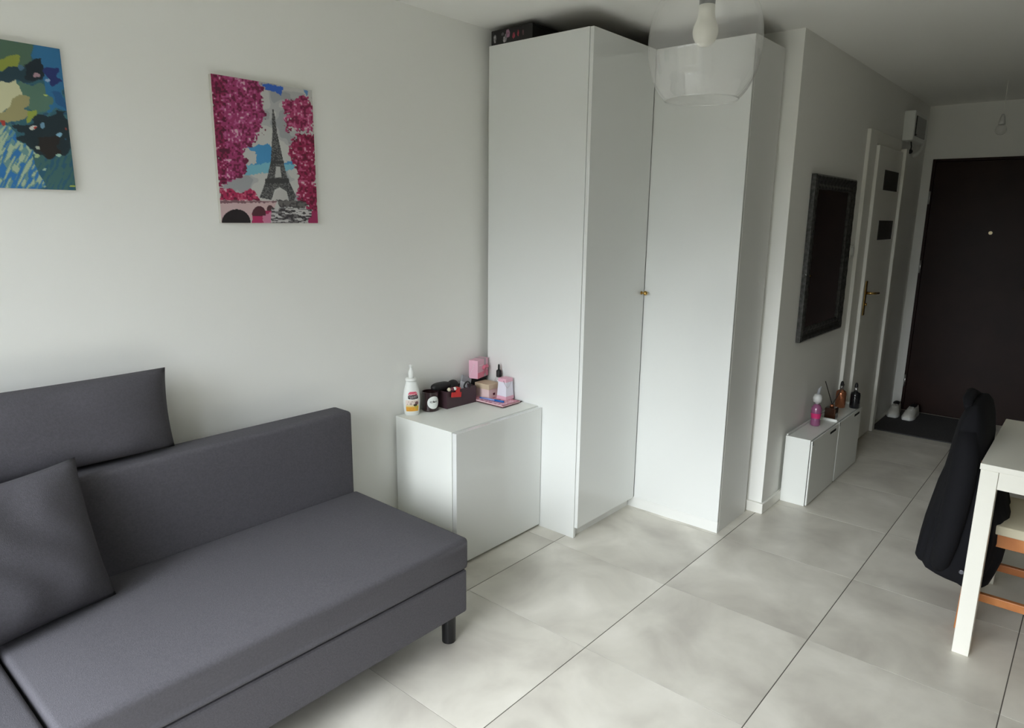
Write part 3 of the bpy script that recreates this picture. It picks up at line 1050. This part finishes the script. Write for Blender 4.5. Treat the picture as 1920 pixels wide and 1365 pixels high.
# door mat and shoes
obj('door_mat', B(3.05, 3.80, -1.86, -1.235, 0.0, 0.009), M['mat_'], at=(3.42, -1.55, 0), bevel=0.004,
    label='dark grey door mat on the tiles before the entry door', cat='mat')


def shoe(x, y, rz, label):
    t = thing('sneaker', label, 'shoe', (x, y, 0.009), rz, group='white sneakers on the door mat')
    L = 0.27
    outl = [(0, .026), (.06, .036), (.16, .043), (.3, .046), (.5, .039), (.7, .035), (.9, .035), (1, .022)]

    def hw(s):
        for (a, b), (c_, d) in zip(outl, outl[1:]):
            if a <= s <= c_:
                return b + (d - b) * (s - a) / (c_ - a)
        return 0.02
    S = [0, .03, .08, .16, .28, .42, .55, .68, .8, .92, 1]
    top = dict(zip(S, [.030, .042, .052, .060, .072, .092, .100, .098, .098, .106, .100]))
    rings, srings = [], []
    for s in S:
        w_ = hw(s)
        h = top[s]
        r = []
        for k in range(16):
            a = 2 * math.pi * k / 16
            yy = w_ * math.copysign(abs(math.cos(a)) ** 0.75, math.cos(a))
            zz = 0.022 + (h - 0.022) * max(0, math.sin(a)) ** 0.7 if math.sin(a) > 0 else 0.02
            if s > 0.5 and math.sin(a) > 0.8:
                zz -= 0.03
            if math.sin(a) > 0:
                yy *= 1 - 0.35 * math.sin(a)
            r.append((s * L, yy, zz))
        rings.append(r)
        srings.append([(s * L * 1.02 - 0.003, w_ * 1.05 * math.copysign(abs(math.cos(a)) ** 0.6, math.cos(a)), 0.0 if math.sin(a) < 0 else 0.024)
                       for a in [2 * math.pi * (k + 0.5) / 12 for k in range(12)]])
    obj('upper', loft(nb(), rings), M['rubber'], t, smooth=True, world=False)
    obj('sole', loft(nb(), srings), M['plas'], t, world=False, bevel=0.003)
    bm = nb()
    bmesh.ops.create_uvsphere(bm, u_segments=16, v_segments=8, radius=1, matrix=Matrix.Translation((0.185, 0, 0.086)) @ Matrix.Diagonal((0.06, 0.024, 0.012, 1)))
    obj('opening', bm, M['black'], t, smooth=True, world=False, label='dark shoe opening')
    bm = nb()
    for q in range(4):
        box(bm, 0.075 + q * 0.014, 0.081 + q * 0.014, -0.018, 0.018, 0.060 + q * 0.006, 0.072 + q * 0.006)
    obj('laces', bm, M['label'], t, world=False, bevel=0.002)


shoe(3.475, -1.292, R(4), 'left white sneaker standing against the hall wall')
shoe(3.462, -1.398, R(-3), 'right white sneaker standing clear of the wall')

# ================================================================== TABLE, CHAIR, JACKET
TX0, TX1, TYA, TYB, TH = 0.190, 0.935, -2.212, -3.45, 0.738
tb = thing('dining_table', 'white dining table with square legs at the right edge', 'table', (0.56, -2.83, 0))
obj('tabletop', B(TX0, TX1, TYB, TYA, TH - 0.022, TH), M['tabw'], tb, bevel=0.002)
for x in (TX0 + 0.003, TX1 - 0.056):
    for y in (TYA - 0.056, TYB + 0.003):
        obj('leg', B(x, x + 0.053, y, y + 0.053, 0, TH - 0.0225), M['tabw'], tb, bevel=0.002)
LEG = 0.056
for x in (TX0 + 0.006, TX1 - 0.026):
    obj('apron', B(x, x + 0.02, TYB + LEG, TYA - LEG - 0.001, TH - 0.085, TH - 0.023), M['tabw'], tb, bevel=0.001)
for y in (TYA - 0.026, TYB + 0.006):
    obj('apron', B(TX0 + LEG + 0.001, TX1 - LEG - 0.001, y, y + 0.02, TH - 0.085, TH - 0.023), M['tabw'], tb, bevel=0.001)

ch = thing('dining_chair', 'orange wooden chair with cream seat tucked under the white table', 'chair', (0.55, -2.4, 0))
KX0, KX1, KY0, KY1 = 0.375, 0.735, -2.215, -2.60
for x in (KX0, KX1 - 0.03):
    bm = nb()
    rr = lambda y, z, s=0.016: [(x, y - s, z), (x + 0.03, y - s, z), (x + 0.03, y + s, z), (x, y + s, z)]
    loft(bm, [rr(KY0 + 0.005, 0), rr(KY0, 0.2), rr(KY0, 0.45), rr(KY0 + 0.03, 0.7, 0.012), rr(KY0 + 0.055, 0.835, 0.011)])
    obj('leg', bm, M['wood'], ch, bevel=0.003)
    obj('leg', B(x, x + 0.03, KY1 - 0.015, KY1 + 0.017, 0, 0.42), M['wood'], ch, bevel=0.003)
    obj('stretcher', B(x + 0.004, x + 0.026, KY1, KY0, 0.140, 0.172), M['wood'], ch, bevel=0.003)
    obj('seat_rail', B(x + 0.003, x + 0.027, KY1, KY0 - 0.012, 0.375, 0.425), M['wood'], ch, bevel=0.002)
for y in (KY0 - 0.012, KY1 - 0.008):
    obj('seat_rail', B(KX0 + 0.03, KX1 - 0.03, y, y + 0.02, 0.375, 0.425), M['wood'], ch, bevel=0.002)
obj('seat', soft(KX0 - 0.008, KX1 + 0.008, KY1 - 0.02, KY0 - 0.02, 0.426, 0.462, crown=0.012), M['cream'], ch, bevel=0.012, seg=3, smooth=True)
obj('back_rail', B(KX0 + 0.03, KX1 - 0.03, KY0 + 0.040, KY0 + 0.056, 0.75, 0.83), M['wood'], ch, bevel=0.003)
obj('back_rail', B(KX0 + 0.03, KX1 - 0.03, KY0 + 0.014, KY0 + 0.030, 0.60, 0.65), M['wood'], ch, bevel=0.003)

# jacket hung over the chair back
jk = thing('jacket', 'black jacket draped over the back of the wooden chair', 'jacket', (0.52, -2.15, 0.2))
tabj = [  # z, back y, front y, x0, x1
    (0.895, -2.142, -2.158, 0.43, 0.62), (0.888, -2.128, -2.170, 0.385, 0.68), (0.865, -2.114, -2.184, 0.355, 0.72), (0.82, -2.100, -2.196, 0.338, 0.742),
    (0.745, -2.090, -2.206, 0.332, 0.75), (0.68, -2.083, -2.207, 0.332, 0.748), (0.63, -2.076, -2.226, 0.332, 0.74), (0.57, -2.067, -2.268, 0.33, 0.72),
    (0.48, -2.054, -2.298, 0.33, 0.70), (0.40, -2.043, -2.303, 0.332, 0.69), (0.32, -2.034, -2.293, 0.336, 0.68), (0.26, -2.028, -2.275, 0.338, 0.67),
    (0.222, -2.028, -2.262, 0.34, 0.665), (0.205, -2.040, -2.25, 0.35, 0.655)]
rings = []
NJ = 56
for zi, (z, yb, yf, xa, xb) in enumerate(tabj):
    r = []
    cxj, cyj, hxj, hyj = (xa + xb) / 2, (yb + yf) / 2, (xb - xa) / 2, (yb - yf) / 2
    low = max(0, (0.8 - z) / 0.6)
    for k in range(NJ):
        a = 2 * math.pi * k / NJ
        ca, sa = math.cos(a), math.sin(a)
        ee = 0.55
        fold = 0.010 * low * math.sin(7 * a + 2.2 * z) + 0.006 * low * math.sin(13 * a - 5 * z)
        hyk = hyj + (fold if z < 0.6 else 0.3 * min(fold, 0))
        x = cxj + (hxj + fold * 0.7) * math.copysign(abs(ca) ** ee, ca)
        y = cyj + hyk * math.copysign(abs(sa) ** ee, sa)
        tilt = 0.30 * max(0, (0.5 - z) / 0.3) * (y - cyj)
        r.append((x, y, z + tilt))
    rings.append(r)
obj('body', loft(nb(), rings, cap0=True, cap1=False), M['jack'], jk, smooth=True)
bm = path(nb(), [(0.352, -2.145, 0.80), (0.335, -2.150, 0.72), (0.325, -2.150, 0.6), (0.322, -2.142, 0.48), (0.328, -2.132, 0.36), (0.340, -2.120, 0.27), (0.36, -2.115, 0.235)],
          [0.030, 0.042, 0.046, 0.044, 0.040, 0.034, 0.02], 18)
obj('sleeve', bm, M['jack'], jk, smooth=True)
bm = path(nb(), [(0.39, -2.128, 0.884), (0.47, -2.118, 0.900), (0.56, -2.116, 0.904), (0.65, -2.128, 0.886)], [0.012, 0.020, 0.021, 0.012], 12)
obj('collar', bm, M['jack'], jk, smooth=True)
obj('button', tube(nb(), (0.318, -2.196, 0.262), (0.326, -2.196, 0.262), 0.009), M['gun'], jk, bevel=0.002, label='small metal snap button')

# ================================================================== THINGS ON THE LOW CABINET
Z0 = BZ
FACE = math.atan2(CAM.y + 0.05, CAM.x + 0.54)     # direction from the lotion towards the room

t = thing('lotion_bottle', 'white pump lotion bottle with red, brown and orange label', 'bottle', (-0.538, -0.052, Z0))
LB = (-0.538, -0.052, Z0)
tilt_ = R(-35)
lprof = [(0.030, 0.0), (0.034, 0.004), (0.037, 0.03), (0.0405, 0.065), (0.0400, 0.09), (0.034, 0.125), (0.027, 0.150), (0.0245, 0.166)]
SXY = (1.0, 0.66)
obj('body', lathe(nb(), lprof, LB, 40, SXY, tilt_), M['plas'], t, smooth=True)
obj('collar', lathe(nb(), [(0.0262, 0.166), (0.0270, 0.169), (0.0262, 0.177), (0.012, 0.1795)], LB, 32), M['plas'], t, smooth=True)
obj('pump', lathe(nb(), [(0.0115, 0.177), (0.0128, 0.185), (0.0135, 0.20), (0.0115, 0.212), (0.0065, 0.222), (0.0065, 0.236)], LB, 24), M['plas'], t, smooth=True)
bm = path(nb(), [(-0.538, -0.052, Z0 + 0.236), (-0.546, -0.062, Z0 + 0.239), (-0.556, -0.074, Z0 + 0.237)], [0.0085, 0.008, 0.0045], 12)
obj('spout', bm, M['plas'], t, smooth=True)


def lrad(z):
    for (a, za), (b, zb) in zip(lprof, lprof[1:]):
        if za <= z <= zb:
            return a + (b - a) * (z - za) / (zb - za)
    return lprof[0][0]


lr = np.vectorize(lrad)


def on_bottle(ang, z, off):
    rr = lr(z) + off
    x, y = rr * np.cos(ang) * SXY[0], (rr * np.sin(ang)) * SXY[1]
    c_, s_ = math.cos(tilt_), math.sin(tilt_)
    return LB[0] + x * c_ - y * s_, LB[1] + x * s_ + y * c_, LB[2] + z


A0, A1, LZ0, LZ1 = R(-138), R(-38), 0.018, 0.116


def lotion_rgb(u, v):
    c = np.tile(np.array([228, 232, 228.]), (len(u), 1))
    n = vnoise(u * 18, v * 26)
    mk = (v > 0.40) & (v < 0.72)
    c[mk] = (226, 212, 202)
    mk = (v > 0.47) & (v < 0.66) & (u < 0.72) & (n > 0.62) & (np.sin(v * 95) > -0.2)
    c[mk] = (164, 140, 128)
    mk = (v >= 0.70) & (v < 0.96)
    c[mk] = (226, 164, 60)
    mk = (v >= 0.66) & (v < 0.74)
    c[mk] = (222, 206, 150)
    mk = (v > 0.78) & (v < 0.92) & (np.sin(v * 120) > 0.5) & (u < 0.6) & (n > 0.3)
    c[mk] = (206, 142, 48)
    mk = ((u - 0.80) / 0.13) ** 2 + ((v - 0.56) / 0.09) ** 2 < 1
    c[mk] = (116, 82, 84)
    mk = ((u - 0.70) / 0.14) ** 2 + ((v - 0.655) / 0.06) ** 2 < 1
    c[mk] = (58, 54, 32)
    mk = ((u - 0.80) / 0.2) ** 2 + ((v - 0.78) / 0.12) ** 2 < 0.7
    c[mk & (n > 0.4)] = (196, 180, 70)
    red = ((u - 0.55) / 0.34) ** 2 + ((v - 0.11) / 0.15) ** 2 < 1
    c[red] = (214, 84, 108)
    drk = (((u - 0.56) / 0.37) ** 4 + ((v - 0.255) / 0.105) ** 4 < 1) & (v > 0.15 - 0.05 * u)
    c[drk] = (62, 46, 50)
    return c


lab = painted('label', 60, 90, lambda u, v: on_bottle(A0 + (A1 - A0) * u, LZ1 + (LZ0 - LZ1) * v, 0.0004), lotion_rgb, M['printm'], t)


def bottle_text(body, size, uc, vc, m, slope=0.0):
    bm = text_bm(body, size)
    for v in bm.verts:
        wdt = 0.060
        uu = uc + v.co.x / wdt
        zz = LZ1 + (LZ0 - LZ1) * vc + v.co.y + slope * v.co.x
        v.co = on_bottle(A0 + (A1 - A0) * uu, zz, 0.0009)
    obj('lettering', bm, m, lab)


bottle_text("Palmer's", 0.0105, 0.55, 0.12, M['label'], 0.22)
bottle_text("Cocoa Butter", 0.0066, 0.57, 0.225, M['label'], 0.12)
bottle_text("FORMULA", 0.0058, 0.57, 0.295, M['label'], 0.10)

# candle jar
CC = (-0.425, -0.057, Z0)
t = thing('candle', 'dark plum glass candle jar with a round white label', 'candle', CC)
rc, hc_ = 0.0405, 0.094
obj('jar', lathe(nb(), [(rc * 0.93, 0.0), (rc, 0.006), (rc, hc_), (rc - 0.004, hc_), (rc - 0.004, 0.074), (0.001, 0.074)], CC, 40, cap1=False), M['amberd'], t, smooth=False)
obj('wax', lathe(nb(), [(rc - 0.005, 0.070), (rc - 0.005, 0.0755), (0.001, 0.0762)], CC, 32), M['wax'], t, smooth=True)
obj('wick', tube(nb(), (CC[0], CC[1], Z0 + 0.075), (CC[0] + 0.001, CC[1], Z0 + 0.084), 0.0011, n=6), M['black'], t)
ca0 = R(-108)


def on_jar(ang, z, off):
    return CC[0] + (rc + off) * np.cos(ang), CC[1] + (rc + off) * np.sin(ang), CC[2] + z


bm = nb()
ring = [bm.verts.new(on_jar(ca0 + 0.031 / rc * math.cos(q), 0.046 + 0.031 * math.sin(q), 0.0006)) for q in [2 * math.pi * i / 40 for i in range(40)]]
for sc_ in (0.66, 0.33):
    r2 = [bm.verts.new(on_jar(ca0 + sc_ * 0.031 / rc * math.cos(q), 0.046 + sc_ * 0.031 * math.sin(q), 0.0006)) for q in [2 * math.pi * i / 40 for i in range(40)]]
    for i in range(40):
        bm.faces.new((ring[i], ring[(i + 1) % 40], r2[(i + 1) % 40], r2[i]))
    ring = r2
bm.faces.new(ring)
cl = obj('label', bm, M['label'], t, label='round white paper label')


def jar_text(body, size, z):
    bm = text_bm(body, size)
    for v in bm.verts:
        v.co = on_jar(ca0 + v.co.x / rc, z + v.co.y, 0.0012)
    obj('lettering', bm, M['black'], cl)


jar_text('eyber', 0.017, 0.051)

# plum storage box and its contents
SB = (-0.262, -0.066, Z0)
t = thing('storage_box', 'open plum leatherette tray box holding hair accessories', 'box', SB, R(-2))
hx, hy, hh = 0.099, 0.046, 0.086
bm = nb()
box(bm, -hx, hx, -hy, -hy + 0.004, 0, hh)
box(bm, -hx, hx, hy - 0.004, hy, 0, hh)
box(bm, -hx, -hx + 0.004, -hy + 0.004, hy - 0.004, 0, hh)
box(bm, hx - 0.004, hx, -hy + 0.004, hy - 0.004, 0, hh)
box(bm, -hx + 0.004, hx - 0.004, -hy + 0.004, hy - 0.004, 0, 0.004)
obj('box_body', bm, M['purple'], t, world=False, bevel=0.001)
obj('lining', B(-hx + 0.005, hx - 0.005, -hy + 0.005, hy - 0.005, 0.0045, 0.006), M['black'], t, world=False)
bz = Z0 + 0.006


def blob(name, label, cat, c, r, m, tz=0, rz=0):
    bm = nb()
    bmesh.ops.create_uvsphere(bm, u_segments=24, v_segments=12, radius=1)
    for v in bm.verts:
        x, y, z = v.co
        f = lambda q: math.copysign(abs(q) ** 0.8, q)
        v.co = Vector((f(x) * r[0], f(y) * r[1], f(z) * r[2]))
    rot(bm, tz, 'Y', (0, 0, 0))
    rot(bm, rz, 'Z', (0, 0, 0))
    bmesh.ops.translate(bm, verts=bm.verts, vec=c)
    return obj(name, bm, m, at=c, smooth=True, label=label, cat=cat)


blob('glasses_case', 'long black glasses case lying across the left end of the plum box', 'case', (-0.343, -0.048, Z0 + 0.103), (0.068, 0.026, 0.020), M['black'], R(3), R(6))
blob('hair_roll', 'rounded black hair pad poking up in the middle of the plum box', 'hair pad', (-0.262, -0.045, Z0 + 0.076), (0.038, 0.024, 0.044), M['black'], 0, R(10))
# red claw clip hooked over the front edge
t = thing('hair_clip', 'bright red claw hair clip hooked over the front of the plum box', 'hair clip', (-0.285, -0.11, Z0 + 0.09))
bm = nb()
box(bm, -0.330, -0.262, -0.1215, -0.116, Z0 + 0.052, Z0 + 0.078)
rot(bm, R(8), 'Y', (-0.296, -0.118, Z0 + 0.065))
bmesh.ops.translate(bm, verts=bm.verts, vec=(-0.012, 0, 0))
obj('front_jaw', bm, M['red'], t, bevel=0.004)
bm = nb()
box(bm, -0.318, -0.262, -0.118, -0.085, Z0 + 0.088, Z0 + 0.096)
box(bm, -0.300, -0.272, -0.1215, -0.1155, Z0 + 0.07, Z0 + 0.092)
bmesh.ops.translate(bm, verts=bm.verts, vec=(-0.012, 0, 0))
obj('grip', bm, M['red'], t, bevel=0.004)
bm = nb()
for q in range(6):
    tube(bm, (-0.318 + q * 0.010, -0.086, Z0 + 0.09), (-0.318 + q * 0.010, -0.080, Z0 + 0.045), 0.003, 0.0015, 8)
obj('teeth', bm, M['red'], t)
t = thing('hair_tie', 'small white and crimson hair bobble at the left corner of the plum box', 'hair tie', (-0.335, -0.108, Z0 + 0.1))
obj('bead', sphere(nb(), (-0.345, -0.106, Z0 + 0.0955), 0.0095, 16), M['cream'], t, smooth=True, label='cream bead')
obj('bead', sphere(nb(), (-0.330, -0.112, Z0 + 0.0955), 0.0095, 16), M['maroon'], t, smooth=True, label='crimson bead')
obj('bead', sphere(nb(), (-0.316, -0.116, Z0 + 0.0965), 0.0085, 16), M['label'], t, smooth=True, label='white bead')
# grey packet sticking out of the box
t = thing('packet', 'grey and white paper packet sticking out of the plum box', 'packet', (-0.195, -0.06, Z0 + 0.06))
bm = nb()
box(bm, -0.235, -0.172, -0.066, -0.056, Z0 + 0.03, Z0 + 0.130)
rot(bm, R(28), 'Y', (-0.204, -0.06, Z0 + 0.03))
rot(bm, R(-14), 'X', (-0.204, -0.06, Z0 + 0.03))
obj('sleeve', bm, M['greyl'], t, bevel=0.001)
bm = nb()
box(bm, -0.2355, -0.1715, -0.0668, -0.0552, Z0 + 0.098, Z0 + 0.1315)
rot(bm, R(28), 'Y', (-0.204, -0.06, Z0 + 0.03))
rot(bm, R(-14), 'X', (-0.204, -0.06, Z0 + 0.03))
obj('flap', bm, M['grey'], t, bevel=0.001)
bm = nb()
cxh, cyh, czh = -0.222, -0.1085, Z0 + 0.097
pts = [(cxh + 0.021 * math.cos(q), cyh + 0.002 * math.sin(2 * q), czh + 0.017 * math.sin(q)) for q in [2 * math.pi * i / 32 for i in range(33)]]
path(bm, pts, 0.0042, 8)
obj('hair_band', bm, M['black'], at=(cxh, cyh, czh - 0.02), smooth=True, label='black elastic hair band standing on the plum box rim', cat='hair tie')

# black box in the corner with the pink gift box on top
t = thing('storage_box', 'plain black box in the corner beneath the pink gift box', 'box', (-0.081, -0.052, Z0))
obj('box_body', B(-0.150, -0.012, -0.0445, -0.016, Z0, Z0 + 0.090), M['black'], t, bevel=0.001)
obj('lid', B(-0.152, -0.010, -0.0465, -0.0145, Z0 + 0.090, Z0 + 0.107), M['black'], t, bevel=0.001)
PB = (-0.078, -0.050, Z0 + 0.1075)
t = thing('gift_box', 'glossy pink gift box tied with a satin bow on the black box', 'box', PB, R(15))
obj('carton', B(-0.056, 0.056, -0.026, 0.026, 0.0, 0.094), M['pink'], t, world=False, bevel=0.001)
bm = nb()
box(bm, 0.012, 0.030, -0.0268, 0.0268, -0.0002, 0.0948)
obj('ribbon', bm, M['greyr'], t, world=False)
bm = nb()
for s in (-1, 1):
    m_ = Matrix.Translation((0.021 + s * 0.016, -0.030, 0.052)) @ Matrix.Rotation(s * R(22), 4, 'Y') @ Matrix.Diagonal((0.017, 0.006, 0.010, 1))
    bmesh.ops.create_uvsphere(bm, u_segments=14, v_segments=8, radius=1, matrix=m_)
    box(bm, 0.021 + s * 0.004, 0.021 + s * 0.014, -0.0285, -0.0265, 0.015, 0.048)
sphere(bm, (0.021, -0.031, 0.052), 0.006, 10)
obj('bow', bm, M['pinkd'], t, world=False, smooth=True)
obj('band', B(-0.0558, 0.0558, -0.0266, -0.0255, 0.001, 0.03), M['pinkd'], t, world=False)
bm = nb()
for q in range(5):
    sphere(bm, (-0.036 + q * 0.007, -0.0266, 0.066), 0.0017, 8)
for q in range(7):
    sphere(bm, (-0.0566, 0.018 - 0.004 * q, 0.02 + 0.009 * q), 0.0017, 8)
obj('pearl_studs', bm, M['label'], t, world=False, smooth=True)['kind'] = 'stuff'

# pink notebook pile
t = thing('booklet', 'dark patterned booklet peeking out under the pink notebook', 'booklet', (-0.08, -0.18, Z0))
obj('cover', B(-0.158, -0.006, -0.285, -0.066, Z0, Z0 + 0.003), M['black'], t)


def dark_rgb(u, v):
    n = vnoise(u * 60, v * 60)
    c = np.tile(np.array([30, 28, 32.]), (len(u), 1))
    c[n > 0.66] = (190, 186, 190)
    return c


painted('printed_top', 70, 70, lambda u, v: (-0.158 + 0.152 * u, -0.285 + 0.219 * v, np.full_like(u, Z0 + 0.0033)), dark_rgb, M['printm'], t)
NB = (-0.100, -0.18, Z0 + 0.0036)
t = thing('notebook', 'pink notebook with maroon edge under the blue pen', 'notebook', NB)
NX0, NX1, NY0, NY1 = -0.166, -0.030, -0.298, -0.062
obj('back_cover', B(NX0, NX1, NY0, NY1, NB[2], NB[2] + 0.003), M['maroon'], t, bevel=0.0008)
obj('pages', B(NX0 + 0.002, NX1 - 0.002, NY0 + 0.002, NY1, NB[2] + 0.003, NB[2] + 0.008), M['palep'], t)


def note_rgb(u, v):
    n = vnoise(u * 26, v * 34)
    c = np.tile(np.array([222, 164, 182.]), (len(u), 1))
    c[n > 0.62] = (236, 200, 210)
    c[(n < 0.3)] = (186, 96, 118)
    c[(u > 0.93) | (v < 0.05)] = (150, 60, 84)
    return c


NT = NB[2] + 0.0086
obj('front_cover', B(NX0, NX1, NY0, NY1, NB[2] + 0.008, NT), M['pink'], t)
painted('printed_cover', 60, 80, lambda u, v: (NX0 + (NX1 - NX0) * u, NY0 + (NY1 - NY0) * v, np.full_like(u, NT + 0.0003)), note_rgb, M['printm'], t)
NT += 0.0004

t = thing('card_box', 'small pale pink box with a beige lid behind the blue pen', 'box', (-0.075, -0.108, NT))
obj('carton', B(-0.110, -0.038, -0.152, -0.064, NT, NT + 0.060), M['palep'], t, bevel=0.001)
obj('lid', B(-0.115, -0.033, -0.157, -0.059, NT + 0.046, NT + 0.073), M['beige'], t, bevel=0.001)
obj('emblem', B(-0.078, -0.062, -0.1524, -0.152, NT + 0.012, NT + 0.024), M['maroon'], t, label='small maroon printed mark')

t = thing('gift_bag', 'white and pink tapered gift box with a wire handle beside the wardrobe', 'box', (-0.048, -0.212, NT))
gx, gy = -0.0465, -0.2085
g0, g1, gh = 0.031, 0.0255, 0.108


def gq(s, z):
    f = g0 + (g1 - g0) * s
    return [(gx - f, gy - f, NT + z), (gx + f, gy - f, NT + z), (gx + f, gy + f, NT + z), (gx - f, gy + f, NT + z)]


obj('carton', loft(nb(), [gq(0, 0), gq(1, gh)]), M['lav'], t, bevel=0.002)
e_ = 0.0005


def gq2(s, z):
    f = g0 + (g1 - g0) * s + e_
    return [(gx - f, gy - f, NT + z), (gx + f, gy - f, NT + z), (gx + f, gy + f, NT + z), (gx - f, gy + f, NT + z)]


obj('lower_band', loft(nb(), [gq2(0, 0.0002), gq2(0.17, gh * 0.17)]), M['pink'], t, label='pink band along the bottom')
obj('upper_band', loft(nb(), [gq2(0.84, gh * 0.84), gq2(1, gh + 0.0005)]), M['pink'], t, label='pink band along the top')
bm = path(nb(), [(gx - 0.029, gy - 0.012, NT + 0.098), (gx - 0.034, gy - 0.030, NT + 0.078), (gx - 0.022, gy - 0.036, NT + 0.062), (gx - 0.006, gy - 0.034, NT + 0.072),
                 (gx + 0.010, gy - 0.031, NT + 0.094)], 0.0012, 6)
obj('wire_handle', bm, M['wire'], t, smooth=True)

t = thing('pump_bottle', 'clear pump bottle with a black pump against the wardrobe side', 'bottle', (-0.026, -0.150, Z0 + 0.004))
PBx, PBy = -0.0235, -0.1425
t.location = (PBx, PBy, Z0 + 0.004)
ORG[t.name] = Vector(t.location)
obj('body', lathe(nb(), [(0.020, 0.0), (0.0215, 0.004), (0.0215, 0.09), (0.017, 0.104), (0.010, 0.108)], (PBx, PBy, Z0 + 0.0036), 28), M['clear'], t, smooth=True)
obj('collar', lathe(nb(), [(0.0125, 0.108), (0.0135, 0.112), (0.0135, 0.140), (0.009, 0.145)], (PBx, PBy, Z0 + 0.0036), 20), M['black'], t, smooth=True)
obj('pump', path(nb(), [(PBx, PBy, Z0 + 0.145), (PBx, PBy, Z0 + 0.172), (PBx - 0.004, PBy - 0.004, Z0 + 0.178)], [0.005, 0.005, 0.003], 10), M['black'], t, smooth=True)

t = thing('pen', 'blue capped pen lying on the pink notebook', 'pen', (-0.12, -0.2, NT))
a_, b_ = Vector((-0.136, -0.128, NT + 0.0055)), Vector((-0.118, -0.262, NT + 0.0055))
mid = a_.lerp(b_, 0.6)
obj('barrel', tube(nb(), a_, mid, 0.0042, 0.0048, 14), M['bluel'], t, smooth=True)
obj('cap', tube(nb(), mid, b_, 0.0055, 0.0048, 14), M['blue'], t, smooth=True)
obj('end_plug', tube(nb(), a_, a_ + (b_ - a_) * -0.09, 0.0044, 0.003, 14), M['blue'], t, smooth=True)
